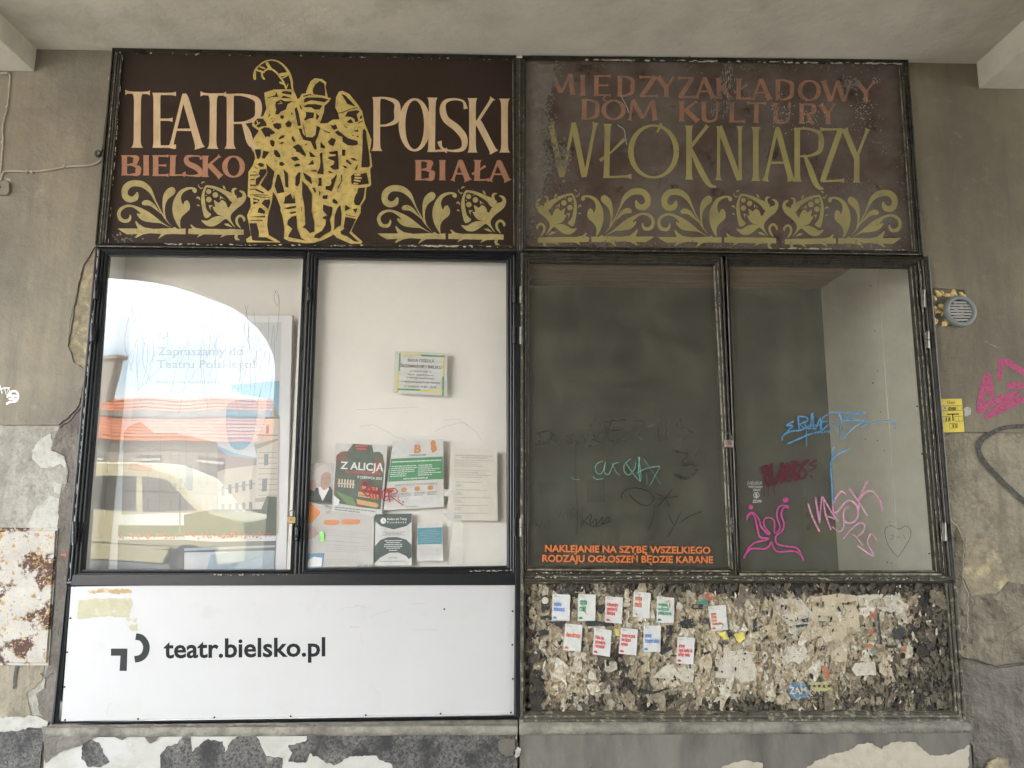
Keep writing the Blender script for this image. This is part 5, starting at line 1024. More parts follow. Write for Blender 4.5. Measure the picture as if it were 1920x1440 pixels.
P = Paint(YG+.0008); P.poly([(577, 1038), (608, 1037), (605, 1064), (574, 1065)]); P.build('blue_photo', ink('blue photo print', (.17, .30, .45)), ob)
P = Paint(YG+.0005); P.poly([(578, 1050), (588, 1044), (604, 1046), (603, 1062), (577, 1063)]); P.build('printed_tower_block', I_white, ob)
P = Paint(YG+.0005); P.poly([(577, 981), (585, 985), (598, 1000), (590, 1008), (577, 1012)]); P.build('printed_hand', ink('hand photo print', (.45, .33, .30)), ob)
q = ((599, 997), (607, 997), (608, 1015), (600, 1016)); paper('sticker', 'small neon green torn sticker on the programme poster', q, ink('neon green', (.35, .78, .22)), YG-.004, cat='sticker')
q = ((625, 928), (637, 938), (634, 948), (627, 950)); paper('sticker', 'torn white scrap at the lower left of the event poster', q, M_paperw, YG-.005, cat='sticker')
# wheel foundation leaflet
q = ((704, 964), (772, 963), (772, 1060), (702, 1061)); ob = paper('leaflet', 'white leaflet with two dark slate arcs and a round clock emblem', q, M_paperw, YG, (2, .006), cat='leaflet')
P = QPaint(YG-.0016, q); P.poly([(0, 0), (100, 0), (99, 16), (85, 24), (50, 30), (15, 23), (0, 14)]); 
P.poly([(0, 62), (15, 50), (35, 45), (60, 45), (85, 50), (99, 60), (99, 94), (85, 82), (65, 75), (40, 75), (15, 84), (0, 95)]); P.build('slate_arc', I_dgrn, ob)
P = QPaint(YG-.0019, q); P.dot((22, 13), 8, ry=6); T(P, 'Kołem się Toczy', 33, 12, 4.5, 54, .02); T(P, 'F u n d a c j a', 33, 18, 3.6, 52, .02); P.lines(25, 75, 50, 68, 5, 1.3, 3, True); P.lines(38, 62, 69, 72, 1, 1.5, 4, True); P.build('white_lines', I_white, ob)
P = QPaint(YG-.0019, q); P.lines(20, 82, 34, 42, 3, 1.1, 2, True); P.lines(38, 62, 84, 86, 1, 1.4, 2, True); P.lines(14, 86, 90, 93, 1, 1.2, 3); P.build('small_print', I_grey, ob, kind='stuff')
P = QPaint(YG-.0021, q); P.stroke([(22, 13), (22, 9)], .9); P.stroke([(22, 13), (26, 14)], .9); P.build('clock_hands', I_dgrn, ob)
q = ((783, 982), (829, 980), (831, 1051), (782, 1052)); ob = paper('leaflet', 'small leaflet with a teal upper block, lowest right in the second window', q, M_paperw, YG, (2, .008), cat='leaflet')
P = QPaint(YG-.0016, q); P.rect(1, 12, 98, 56); P.build('teal_block', I_teal, ob)
P = QPaint(YG-.0019, q); P.lines(8, 92, 16, 52, 8, .9, 5, True); P.build('white_lines', I_lgrey, ob)
P = QPaint(YG-.0019, q); P.lines(6, 94, 60, 86, 7, .8, 6); P.lines(10, 30, 4, 8, 1, 1.4, 6); P.build('small_print', I_lgrey, ob, kind='stuff')

# ------------------------------------------------------------ poster stand in the first window
YP = .18
st = thing('poster_stand', 'white framed theatre poster with town square photo standing behind the left window', 'poster', W3(370, 1075, YP))
q = ((247, 590), (549, 590), (537, 1090), (200, 1090))
mb = MB(); mb.prism([W(*p, YP) for p in q], YP, YP+.03); mb.build('frame', mat('white plastic frame', (.68, .68, .68), .4, .03, 8, 0), st, bevel=.004)
iq = ((262, 604), (528, 604), (514, 1076), (222, 1076))
P = Paint(YP-.001); P.poly(iq); P.build('print_ground', ink('white poster print', (.56, .58, .59)), st)
def pp(name, m, polys, Y=YP-.002, sm=0):
    P = Paint(Y)
    for z in polys: P.poly(z, sm)
    return P.build(name, m, st)
I_psky = ink('printed sky', (.24, .42, .52))
pp('printed_sky', I_psky, [[(430, 722), (524, 714), (521, 800), (521, 862), (484, 862), (476, 836), (497, 786), (500, 748), (452, 738)], [(408, 836), (440, 850), (482, 858), (482, 866), (408, 870)]])
pp('printed_sky', I_psky, [[(432, 754), (480, 750), (480, 790), (472, 826), (454, 843), (434, 838), (425, 812), (424, 776)]], YP-.0022, 4)
pp('printed_theatre', ink('printed pale facade', (.36, .335, .30)), [[(240, 800), (262, 790), (290, 812), (330, 812), (408, 830), (408, 960), (228, 965), (232, 812)]], YP-.0024)
pp('printed_banners', ink('printed red panels', (.42, .22, .18)), [[(243, 868), (268, 866), (286, 872), (284, 884), (240, 882)]], YP-.0028)
pp('printed_terrace', ink('printed beige terrace', (.50, .47, .40)), [[(408, 885), (420, 880), (481, 872), (481, 1000), (405, 1000)]], YP-.0024)
pp('printed_roofs', ink('printed slate roofs', (.30, .25, .25)), [[(408, 840), (425, 852), (438, 856), (481, 860), (481, 872), (420, 892), (408, 895)]], YP-.0023)
pp('printed_tower', ink('printed stone tower', (.54, .50, .42)), [[(476, 836), (494, 818), (496, 788), (508, 782), (524, 784), (521, 1000), (478, 1000), (482, 845)]], YP-.0026)
pp('printed_spire', ink('printed copper spire', (.30, .33, .30)), [[(514, 758), (505, 784), (525, 784)]], YP-.0027)
pp('printed_cornice', ink('printed shadow line', (.33, .30, .25)), [[(476, 834), (521, 822), (521, 826), (482, 842)], [(478, 934), (518, 930), (518, 938), (478, 942)], [(408, 918), (478, 905), (478, 908), (408, 921)], [(232, 918), (405, 925), (405, 928), (232, 922)], [(300, 815), (302, 815), (300, 960), (298, 960)], [(348, 820), (350, 820), (350, 960), (348, 960)]], YP-.0029)
wn = []
for k in range(5): x = 415+k*13; wn += [[(x, 912-k*3), (x+6, 911-k*3), (x+6, 929-k*3), (x, 930-k*3)], [(x, 945-k), (x+6, 945-k), (x+6, 962-k), (x, 962-k)]]
wn += [[(495, 852), (503, 851), (503, 872), (495, 873)], [(492, 898), (501, 897), (500, 921), (491, 922)], [(499, 798), (504, 797), (504, 812), (499, 813)], [(349, 875), (358, 873), (362, 880), (361, 920), (350, 920)]]
pp('printed_windows', ink('printed windows', (.19, .21, .23)), wn, YP-.003)
pp('printed_hedge', ink('printed dark foliage', (.10, .12, .09)), [[(345, 965), (400, 955), (490, 955), (500, 930), (519, 932), (518, 1004), (345, 1004)], [(222, 985), (345, 985), (345, 1006), (221, 1006)]], YP-.0031)
P = Paint(YP-.0027)
for i in range(15): P.rect(240, 828+i*8.5, 406, 828.8+i*8.5)
for x_ in (262, 275, 318, 334, 372, 386): P.rect(x_, 850, x_+4.5, 872); P.rect(x_, 886, x_+4.5, 910); P.rect(x_, 934, x_+4.5, 956)
P.build('printed_facade_lines', ink('printed facade lines', (.34, .31, .26)), st)
P = Paint(YP-.0031)
for i in range(9): P.rect(484, 848+i*10, 520, 848.9+i*10)
P.rect(481, 815, 521, 817); P.rect(497, 783, 524, 785)
P.build('printed_facade_lines', I_grey, st)
P = Paint(YP-.0033); r = random.Random(3)
for i in range(170): P.dot((r.uniform(224, 517), r.gauss(1004, 3.2)), r.uniform(.8, 2), 6)
P.build('printed_flowers', ink('printed red flowers', (.55, .10, .05)), st)
pp('printed_pool', ink('printed pool rim', (.15, .15, .14)), [[(345, 1012), (400, 1016), (517, 1014), (516, 1032), (345, 1036)], [(221, 1012), (345, 1012), (345, 1076), (220, 1076)]], YP-.0032)
pp('printed_water', ink('printed water', (.36, .44, .48)), [[(395, 1040), (440, 1034), (516, 1032), (514, 1076), (385, 1076)], [(345, 1028), (517, 1022), (517, 1026), (345, 1033)]], YP-.0034)
P = Paint(YP-.0035)
for x, y in ((328, 906), (338, 898), (349, 906)): P.poly([(x-4, y), (x+4, y), (x+2.5, y+9), (x-2.5, y+9)])
P.stroke([(338, 906), (337, 1000)], 1.8); P.stroke([(328, 916), (349, 916)], 1.2); P.build('printed_street_lamp', I_grey, st)
P = Paint(YP-.002); P.text('Zapraszamy do', 295, 666, 15, 162, off=.015); P.text('Teatru Polskiego!', 294, 690, 15, 184, off=.015); P.text('Bilety na spektakle', 293, 719, 6.5, 120, off=.01); P.build('lettering', ink('pale poster lettering', (.36, .37, .38)), st)
P = Paint(YP-.002); P.poly([(292, 622), (302, 622), (302, 636), (298, 636), (298, 626), (292, 626)]); P.stroke([(307, 620), (313, 624), (313, 630), (306, 634)], 4); P.build('logo', I_lgrey, st)

# ------------------------------------------------------------ painted marks on the glass
e0 = lambda q: [(560+a*.21875, 790+b*.21875) for a, b in q]
g0 = lambda q: [(960+a*.2292, 770+b*.2292) for a, b in q]
g1 = lambda q: [(1340+a*.2292, 770+b*.2292) for a, b in q]
def marks(name, door_, m, f, strokes, Y=-.001, sc=.2292, k=5, label=None):
    P = Paint(Y)
    for q, wd in strokes: P.stroke(f(q), wd*sc, smooth=k)
    return P.build(name, m, door_, label=label)
P = Paint(.008)
marks('graffiti', D2, I_crim, e0, [([(605,525),(560,518),(532,555),(560,615),(600,640),(618,560),(560,590)],13),([(575,540),(620,660)],10),([(625,575),(640,660)],11),([(655,570),(665,670)],11),([(620,615),(700,605)],9),([(690,580),(700,670),(690,600)],10),([(760,590),(720,600),(720,660),(745,680),(775,650),(760,600),(735,640),(790,640)],10),([(770,580),(780,690)],11),([(745,585),(820,575),(845,610),(790,640),(895,718)],11),([(860,645),(850,665),(868,680)],8)], -.001, .21875)
P = Paint(-.001); P.dot(e0([(895, 690)])[0], 1.6); P.build('graffiti', I_dsm, D2)
marks('graffiti', D4, I_sky, g1, [([(640,90),(588,122),(636,126),(560,205),(550,238)],13),([(552,215),(620,170),(700,160),(770,128),(860,118)],12),([(600,270),(700,225),(820,180),(950,170)],13),([(682,50),(690,150)],12),([(682,45),(745,55),(760,82),(692,112)],12),([(722,92),(778,150),(792,28)],11),([(802,20),(815,155),(862,60)],11),([(864,62),(866,160)],10),([(935,30),(882,62),(872,158)],10),([(868,92),(925,88)],9),([(880,160),(940,110),(1005,122)],10),
  ([(950,14),(1100,16),(1230,14)],12),([(1230,16),(1140,40),(1040,76)],10),([(1012,20),(1040,80),(1020,130)],11),([(1040,74),(1250,80)],13),([(1250,80),(1130,140),(1050,232)],10),([(1210,132),(1300,97),(1400,82),(1474,95),(1478,150)],9),([(750,150),(750,290)],6),([(1020,120),(1020,230)],6),([(1045,120),(1045,190)],6),([(880,150),(880,190)],5),([(700,120),(740,140),(830,150)],8)])
marks('graffiti', D4, I_sky, g1, [([(975,300),(962,360),(958,415),(950,440),(960,600),(966,760)],13),([(958,412),(1010,355),(1100,315)],12)])
marks('graffiti', D4, I_dred, g1, [([(402,515),(390,470),(430,455),(436,500),(410,545),(432,602),(462,590),(464,440)],24),([(464,440),(472,560),(492,604),(540,500),(552,430)],24),([(552,430),(546,590),(604,430),(592,560),(620,575)],24),([(640,420),(680,430),(640,500),(662,560),(692,540),(650,500)],25),([(520,560),(580,500),(660,440)],25),([(560,440),(600,520),(680,560)],18),([(690,520),(702,480),(770,402),(705,450),(748,500),(740,545),(700,560)],15),([(832,405),(782,440),(830,458),(780,497)],12),([(403,520),(405,700)],6),([(438,600),(440,700)],6),([(487,600),(490,695)],6)])
P = Paint(-.001); P.dot(g1([(798, 537)])[0], 2.2); P.build('graffiti', I_dred, D4)
marks('graffiti', D4, I_pk, g1, [([(260,892),(285,850),(325,862),(352,975),(372,1035),(438,1046),(405,1062),(330,1080),(275,1130),(240,1205)],13),([(262,868),(305,832),(358,880),(385,958),(448,998),(440,1010),(412,990),(372,935)],12),([(448,998),(405,940),(405,890),(445,874),(488,905),(490,1000),(535,960),(508,860),(520,795),(560,775),(605,782)],10),([(605,795),(565,792),(545,850),(568,930),(550,985),(500,1030),(512,1090),(600,1112),(680,1130),(725,1222)],12),([(242,1190),(300,1130),(400,1132),(442,1110),(463,1076),(482,1120),(522,1155),(650,1150),(700,1180),(725,1215)],13)])
P = Paint(-.001); P.dot(g1([(295, 788)])[0], 4.4); P.dot(g1([(580, 730)])[0], 5.2); P.build('graffiti', I_pk, D4)
marks('graffiti', D4, I_lpk, g1, [([(766,765),(800,870),(855,985)],14),([(825,715),(845,840),(858,912)],15),([(858,912),(880,700),(905,840),(950,972)],12),([(905,860),(960,876),(1002,900)],12),([(880,700),(950,820),(1006,900)],13),([(1070,682),(1030,665),(972,755),(974,828),(1000,830),(1060,760),(1110,735),(1160,780),(1172,860),(1132,915),(1072,910),(1050,860),(1068,800),(1095,792)],13),([(1058,870),(1052,960),(1020,988),(960,950)],10),([(1105,642),(1180,750)],15),([(1180,750),(1245,855)],9),([(1250,575),(1185,720),(1170,860)],14),([(1178,740),(1230,672),(1290,660),(1350,730),(1370,815)],13),([(1055,1045),(1120,970),(1180,920),(1225,935),(1215,990),(1160,1040)],11),([(1132,1015),(1165,1040),(1208,1100)],10),([(1172,1110),(1298,1190),(1252,1080),(1272,1012),(1300,1020),(1322,1060)],11)])
marks('graffiti', D4, I_smear, g1, [([(1500,1200),(1420,1100),(1392,980),(1440,940),(1510,970),(1560,942),(1602,980),(1590,1060),(1500,1200)],5),([(1440,1020),(1460,1020),(1455,1050),(1440,1050)],5),([(1490,1035),(1520,1035)],4),([(1545,1020),(1560,1050)],4)])
P = Paint(-.001)
for i in range(12): x = 1402+i*2.3; P.stroke([(x, 909.5-(i % 3)*.8), (x+.6, 901.5+(i*7 % 4))], .7)
P.text('WIRTUALNY', 1403, 915, 4, 27, off=.01); P.text('ŚWIAT', 1412, 921, 4, 14, off=.01); P.text('ZDW', 1411, 942.5, 5.5, 17, off=.01)
k = [(1418+5.4*math.cos(t/14*6.3), 928.5+5.4*math.sin(t/14*6.3)) for t in range(15)]; P.stroke(k, .9); P.text('$', 1415, 932, 7, 6)
P.build('graffiti', ink('white marker', (.55, .55, .52)), D4)
marks('graffiti', D3, I_tealm, g0, [([(488,545),(510,562),(555,565)],5),([(610,555),(665,560),(740,555)],0.1),([(665,540),(690,562),(745,555)],5),([(745,415),(700,430),(680,470),(700,515),(740,505),(765,420),(755,500),(790,520),(830,440),(870,425)],5),([(820,430),(850,500),(880,525)],4),([(970,395),(920,440),(920,500),(960,525),(1005,470),(1012,420)],5),([(930,430),(1050,575),(1035,380)],5),([(1045,380),(1035,480),(1048,578)],6),([(1018,510),(1110,470),(1205,455)],5),([(1210,460),(1128,610)],3.5),([(1080,400),(1215,600)],3),([(1100,520),(1105,600)],3)])
marks('graffiti', D3, I_dsm, g0, [([(900,720),(895,690),(930,650),(1010,632),(1090,650),(1150,690),(1162,730),(1130,770),(1080,775),(1020,745),(965,690)],6),([(1312,640),(1255,715),(1200,780)],5),([(1190,685),(1250,715),(1288,785)],5),([(1170,725),(1360,702)],4),([(1168,775),(1155,880),(1115,985)],4),([(1385,825),(1345,905),(1280,1030)],5),([(1280,850),(1320,930)],4),([(1380,910),(1460,860),(1555,825)],5),
  ([(580,895),(640,940),(700,945),(800,905)],5),([(570,900),(572,950)],4),([(585,905),(590,945)],4),([(600,890),(650,850),(640,930),(690,880),(690,940),(740,870),(735,930),(790,870),(800,915)],5)])
marks('graffiti', D3, I_smear, g0, [([(195,190),(290,165),(330,200),(270,265),(195,275)],9),([(225,180),(225,270)],9),([(300,275),(310,190),(345,200),(320,230),(370,270)],9),([(380,275),(410,190),(440,270)],9),([(495,190),(450,200),(445,260),(490,265)],9),([(510,190),(515,260),(560,255),(560,185)],9),([(600,190),(605,280),(650,285)],9),([(660,190),(690,230),(730,185)],8),
  ([(770,80),(765,230),(720,255),(650,230)],10),([(815,80),(810,240),(930,238)],10),([(810,80),(930,70)],9),([(815,165),(900,160)],9),([(1000,70),(1095,100),(1010,195),(1050,240)],11),([(1205,90),(1200,220),(1260,240),(1275,90)],10),([(1400,60),(1350,120),(1470,180),(1375,240)],11),
  ([(1330,325),(1440,350),(1400,440),(1490,430),(1500,500),(1420,555),(1340,520)],25),([(1520,330),(1500,380)],9),([(620,160),(690,60),(740,150)],5),([(640,120),(780,90),(820,130)],5),([(360,800),(380,880),(400,830),(420,880),(440,800)],4),([(460,820),(455,880)],4),([(490,890),(490,810),(530,820),(495,850),(540,890)],4),([(560,810),(600,800)],4),([(580,805),(575,880)],4),([(170,910),(210,940),(180,900),(230,950),(250,890),(260,960),(300,900),(320,950)],6)], .0)
P = Paint(-.001); P.text('NAKLEJANIE NA SZYBĘ WSZELKIEGO', 1022, 1034.5, 12.6, 310, ux=(1, .0115), off=.025); P.text('RODZAJU OGŁOSZEŃ BĘDZIE KARANE', 1017, 1053, 12.6, 320, ux=(1, .009), off=.025); P.build('lettering', I_orange, D3)
# scratches scribbled on the first pane
P = Paint(-.030); r = random.Random(21)
for i in range(40):
    x = r.uniform(240, 525); y = r.uniform(570, 640); L2 = r.uniform(40, 150)
    P.stroke([(x, y), (x+r.uniform(-8, 8), y+L2*.5), (x+r.uniform(-25, 18), y+L2)], .55, smooth=4, cap=False)
P.stroke([(515, 545), (523, 560), (520, 575), (514, 556), (519, 545), (524, 570), (518, 640)], .7, smooth=4)
P.stroke([(255, 735), (300, 690), (360, 640)], .5); P.stroke([(330, 750), (400, 650), (420, 610)], .5); P.stroke([(430, 740), (500, 640)], .5)
P.build('scratch_marks', I_grey, D1, kind='stuff')
P = Paint(-.001)
for q in ([(668, 768), (720, 766), (785, 763)], [(675, 800), (700, 795), (735, 815), (760, 825)], [(815, 810), (835, 798), (870, 792), (895, 812), (902, 826)], [(830, 788), (860, 786), (880, 798)]): P.stroke(ragged(q, 5, 1.2, 8, False), .6, cap=False)
P.build('scratch_marks', I_lgrey, D2, kind='stuff')

# ------------------------------------------------------------ things on the wall
# round vent with louvres set in foam
cx, cy = 1800, 583.5; c = W3(cx, cy, -.012); R0 = 31.5*.00296
v = thing('air_vent', 'round grey louvred vent set in yellow foam on the right wall', 'vent', c)
mb = MB(); seg = 40; prof = [(R0, .012), (R0, -.004), (R0*.97, -.012), (R0*.86, -.016), (R0*.74, -.014), (R0*.72, -.004), (R0*.72, .012)]
vs = [(c.x+rr_*math.cos(6.28318*i/seg), c.y+y, c.z+rr_*math.sin(6.28318*i/seg)) for i in range(seg) for rr_, y in prof]; k = len(prof)
mb.add(vs, [(i*k+j, i*k+j+1, ((i+1) % seg)*k+j+1, ((i+1) % seg)*k+j) for i in range(seg) for j in range(k-1)])
M_vent = mat('grey plastic', (.19, .205, .205), .5, .05, 20, .05, 60); mb.build('ring', M_vent, v, smooth=False)
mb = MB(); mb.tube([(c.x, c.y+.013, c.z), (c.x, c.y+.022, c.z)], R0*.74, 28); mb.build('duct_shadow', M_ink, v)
for i in range(7):
    z = c.z+R0*.72*(.78-i*.26); hw = math.sqrt(max(0, (R0*.72)**2-(z-c.z)**2))
    if hw < .01: continue
    mb = MB(); hs = R0*.062
    mb.add([(c.x-hw, c.y-.009, z-hs), (c.x+hw, c.y-.009, z-hs), (c.x+hw, c.y-.003, z+hs), (c.x-hw, c.y-.003, z+hs), (c.x-hw, c.y-.005, z-hs-.002), (c.x+hw, c.y-.005, z-hs-.002), (c.x+hw, c.y+.003, z+hs-.001), (c.x-hw, c.y+.003, z+hs-.001)], [(0, 1, 2, 3), (7, 6, 5, 4), (0, 4, 5, 1), (3, 2, 6, 7), (0, 3, 7, 4), (1, 5, 6, 2)])
    mb.build('slat', mat('louvre plastic', (.42, .42, .39), .5, .05, 20, 0) if i == 0 else bpy.data.materials['louvre plastic'], v)
M_foam = mat('yellow insulation foam', (.74, .56, .22), .8, .15, 30, .6, 60, c2=(.80, .70, .42), s2=30, lo=.5, hi=.65)
mb = MB(); r = random.Random(2); cols = []
ob_v = []; bm = bmesh.new()
for i in range(46):
    px = r.uniform(1739, 1806); py = r.uniform(546, 609)
    if 1746 < px < 1766 and 590 < py < 603: continue
    q = W3(px, py, .010); mt = Matrix.Translation(q) @ Matrix.Rotation(r.uniform(0, 6), 4, 'Y') @ Matrix.Diagonal((r.uniform(.6, 1.7), r.uniform(.7, 1.1), r.uniform(.6, 1.2), 1))
    bmesh.ops.create_icosphere(bm, subdivisions=2, radius=r.uniform(.010, .019), matrix=mt)
for vtx in bm.verts: vtx.co += Vector((hsh(*(vtx.co*55)), hsh(*(vtx.co*55+Vector((3, 3, 3)))), hsh(*(vtx.co*55+Vector((7, 7, 7))))))*.006
me = bpy.data.meshes.new('foam'); bm.to_mesh(me); bm.free(); me.polygons.foreach_set('use_smooth', [True]*len(me.polygons)); link('foam', me, M_foam, v, kind='stuff')
# gas sign
q = ((1761.5, 748), (1803.5, 747.5), (1808.5, 810), (1766, 811)); g_ = thing('gas_sign', 'small yellow gas marker plate with black T and numbers', 'sign', W3(1785, 811, -.004))
plate('plate', q, -.004, .003, mat('yellow enamel', (.66, .52, .035), .45, .08, 20, .05, 60, extra=[((.35, .28, .08), 60, .68, .75)]), g_, .0008)
P = QPaint(-.0046, q); T(P, 'Gaz', 33, 14.5, 9, 35, .01); P.rect(28, 44, 82, 47.5); P.rect(51, 44, 56, 66)
def cells(P, x0, x1, y0, y1, n):
    for i in range(n+1): x = x0+(x1-x0)*i/n; P.rect(x-.5, y0, x+.5, y1)
    P.rect(x0, y0, x1, y0+1); P.rect(x0, y1-1, x1, y1)
cells(P, 8, 96, 20, 36, 5); cells(P, 8, 42, 52, 68, 2); cells(P, 62, 96, 52, 68, 2); cells(P, 36, 72, 73, 88, 2)
T(P, 'Ø50', 35, 34, 9, 36, .03); T(P, '13', 21, 65, 9, 20, .03); T(P, '12', 50, 85, 9, 20, .03); P.build('lettering', M_ink, g_)
P = QPaint(-.0047, q); P.rect(15, 22.5, 27, 33); P.build('white_field', I_white, g_); P = QPaint(-.0049, q); T(P, 'N', 18, 31.5, 7.5, 7, .02); P.build('lettering', M_ink, g_)
# pink wall graffiti and black loop
w0 = lambda q: [(1700+a*.2778, 500+b*.2778) for a, b in q]
P = Paint(-.0006)
for q, wd in (([(640,655),(630,700),(625,760)],34),([(632,640),(690,650),(750,690),(900,760),(1100,830)],46),([(695,803),(760,803),(900,805)],48),([(548,740),(560,800),(572,868)],42),([(545,735),(515,830),(495,960)],48),([(490,972),(580,915),(700,868),(748,868)],42),([(745,865),(660,925),(540,1012)],42),([(545,1010),(680,945),(800,890),(950,820)],42)): P.stroke(w0(q), wd*.2778, smooth=5)
P.build('spray_tag', I_pkw, None, label='magenta spray paint strokes on the wall right of the gas marker', cat='graffiti')
def tag_line(nm, pts, wd, lab):
    P = Paint(-.0006); P.stroke(pts, wd, smooth=6); return P.build(nm, I_spray, None, label=lab, cat='graffiti')
tag_line('spray_tag', w0([(1000,1090),(880,1078),(760,1078),(650,1090),(560,1130),(500,1180),(488,1240),(520,1310),(590,1390),(700,1500),(860,1640)]), 8.5, 'black sprayed loop on the rough concrete under the gas marker')
for i, (q, lab) in enumerate((([(0, 723), (4, 738), (8, 726), (12, 740), (16, 728), (20, 738)], 'w'), )):
    P = Paint(-.0006); P.stroke(q, 2.2); P.stroke([(0, 730), (6, 728), (18, 727)], 2)
    P.stroke([(14, 744), (20, 735), (30, 734), (34, 742), (30, 752), (18, 754), (13, 757)], 4, smooth=4); P.stroke([(18, 742), (30, 742)], 4); P.stroke([(18, 748), (30, 748)], 4); P.stroke([(20, 738), (26, 750)], 3)
    P.build('marker_scribble', I_white, None, label='small white marker scribble on the far left wall', cat='graffiti')
P = Paint(-.0065); P.stroke([(38, 1205), (44, 1200), (40, 1218), (33, 1240), (28, 1265), (26, 1290)], [7, 9, 7, 5, 5, 4], smooth=5); P.build('spray_tag', I_spray, None, label='dark grey spray drip over the rusty metal door', cat='graffiti')
P = Paint(-.006); flecks(P, 120, 1040, 3, 1.5, 8, .8, 2.2); P.build('orange_speck', I_or, wall)
# cables and junction box
M_cab = mat('dirty cream cable', (.36, .32, .25), .7, .15, 30, .1, 60)
def cable(lab, pts, rad=.005, m=M_cab, Y=-.008):
    mb = MB(); q = catmull([(*p, 0) if len(p) == 2 else p for p in pts], 5)
    mb.tube([W3(a, b, Y) + Vector((0, -.0015*math.sin(i*.7)+c_, 0)) for i, (a, b, c_) in enumerate(q)], rad, 8)
    return mb.build('cable', m, None, smooth=True, label=lab, cat='cable')
cable('thin pale cable hanging down the far left edge of the wall', [(-60, 136), (0, 137), (14, 137), (19, 143), (18, 162), (14, 200), (5, 240), (6, 268), (3, 300), (0, 330)], .0042)
cable('grey cable crossing the left wall from the junction box to the sign', [(2, 338), (5, 326), (14, 321), (60, 321), (90, 319), (130, 312), (160, 311), (180, 306), (194, 296), (199, 284), (198, 268), (196, 262)], .0055)
cable('dark cable clipped along the left edge of the theatre sign', [(188, 290), (192, 280), (195, 262), (198, 230), (203, 190), (206, 150), (207, 146)], .005, M_olive, -.012)
mb = MB(); t_ = [W3(184+math.cos(a)*rr_, 288+math.sin(a)*rr_, -.014-.002*i) for i, (a, rr_) in enumerate([(k*.5, 7-k*.12) for k in range(34)])]; mb.tube(t_, .0035, 6)
mb.build('cable_coil', M_dsteel, None, smooth=True, label='small coil of dark wire beside the theatre sign edge', cat='cable')
jb = thing('junction_box', 'shallow square junction box at the far left edge under the cable', 'junction box', W3(5, 365, -.01))
q = ((-12, 338), (14, 338), (17, 343), (17, 360), (13, 365), (-12, 365)); plate('lid', q, -.018, .018, M_paint, jb, .002)
P = Paint(-.0185); P.dot((0, 351), 2); P.build('screw', M_dsteel, jb)
P = Paint(-.001); P.poly(ragged([(8, 333), (18, 335), (20, 346), (17, 356), (20, 358), (16, 366), (13, 340)], 3, 1, 3)); P.build('white_flake', M_white, wall)
for x, y in ((12, 137), (13, 200), (4, 267), (50, 321), (60, 322), (120, 312), (198, 258), (205, 147)):
    mb = MB(); c0 = W3(x, y, -.012); mb.box((c0.x-.006, -.016, c0.z-.009), (c0.x+.006, 0, c0.z+.009)); mb.build('cable_clip', M_cab, wall, bevel=.002)
# rusty cabinet door
M_rust = mat('rusted flaking paint', (.42, .40, .36), .8, .15, 10, .6, 45, c2=(.075, .035, .025), s2=6.5, lo=.50, hi=.54, extra=[((.34, .19, .06), 34, .57, .63), ((.50, .40, .22), 60, .56, .62), ((.50, .52, .53), 9, .60, .66), ((.10, .05, .03), 28, .64, .68)])
rd = thing('cabinet_door', 'rusty flaking metal utility door at the lower left edge', 'metal door', W3(20, 1243, -.01))
plate('door_leaf', ((-260, 994), (104, 995), (86, 1243), (-270, 1240)), -.020, .012, M_rust, rd, .002)
plate('door_frame', ((-266, 988), (109, 990), (91, 1248), (-276, 1246)), -.0075, .004, M_rust, rd, .001)
# ------------------------------------------------------------ the street mirrored in the left window
def V(px, py, Yv): a = W(px, py, Yv); return Vector((a[0], -Yv, a[1]))
M_tile = mat('orange clay tiles', (.60, .15, .045), .8, .2, 2, .3, 10, c2=(.36, .10, .04), s2=2.2, lo=.48, hi=.66, extra=[((.5, .24, .14), 5, .6, .7)])
M_fac = mat('darkened cream plaster', (.22, .20, .17), .85, .06, 2, .1, 20)  # cream darkened evenly to put the street front's shade into the colour
hs = thing('house', 'low cream house with orange tiled roof across the street, seen only mirrored', 'house', (-20, -37, 0))
hx0, hx1, he, hr = -40, -13.1, 4.1, 6.2
mb = MB(); mb.box((hx0, -44, 0), (hx1, -37, he)); mb.build('wall', M_fac, hs)
mb = MB(); mb.add([(hx0-.3, -36.6, he-.1), (hx1+.3, -36.6, he-.1), (hx1+.3, -40.5, hr), (hx0-.3, -40.5, hr), (hx1+.3, -44.4, he-.1), (hx0-.3, -44.4, he-.1), (hx0-.3, -36.6, he-.25), (hx1+.3, -36.6, he-.25)], [(0, 3, 2, 1), (3, 5, 4, 2), (0, 1, 7, 6), (1, 2, 4)]); rf = mb.build('roof', M_tile, hs)
mb = MB()
for i in range(12):
    z0 = he-.1+(hr-he+.1)*i/12; y0 = -36.6-3.9*i/12; mb.box((hx0-.3, y0-.14, z0+.02), (hx1+.3, y0+.01, z0+.075))
mb.build('tile_course', ink('shadowed tile edge', (.13, .05, .03)), rf)
mb = MB(); mb.box((hx0-.3, -38.65, 5.20), (hx1+.3, -38.40, 5.42)); mb.build('roof_gutter', M_steel, rf)  # mid-roof gutter band, added in place of a second lower roof's edge
mb = MB(); mb.box((-22.6, -40.9, 5.8), (-21.4, -40.1, 8.4)); mb.box((-22.8, -41, 8.4), (-21.2, -40, 8.6)); mb.build('chimney', M_fac, rf)
for i in range(9):
    x = -38+i*2.8
    mb = MB(); mb.box((x, -36.99, .9), (x+1.1, -36.95, 3.1)); mb.build('window', mat('dark window', (.05, .055, .06), .3) if i == 0 else bpy.data.materials['dark window'], hs)
    mb = MB(); mb.box((x-.1, -36.97, .9), (x+1.1, -36.9, .99)); mb.box((x-.1, -36.97, 2.81), (x+1.1, -36.9, 2.92)); mb.build('window_trim', M_white, hs)
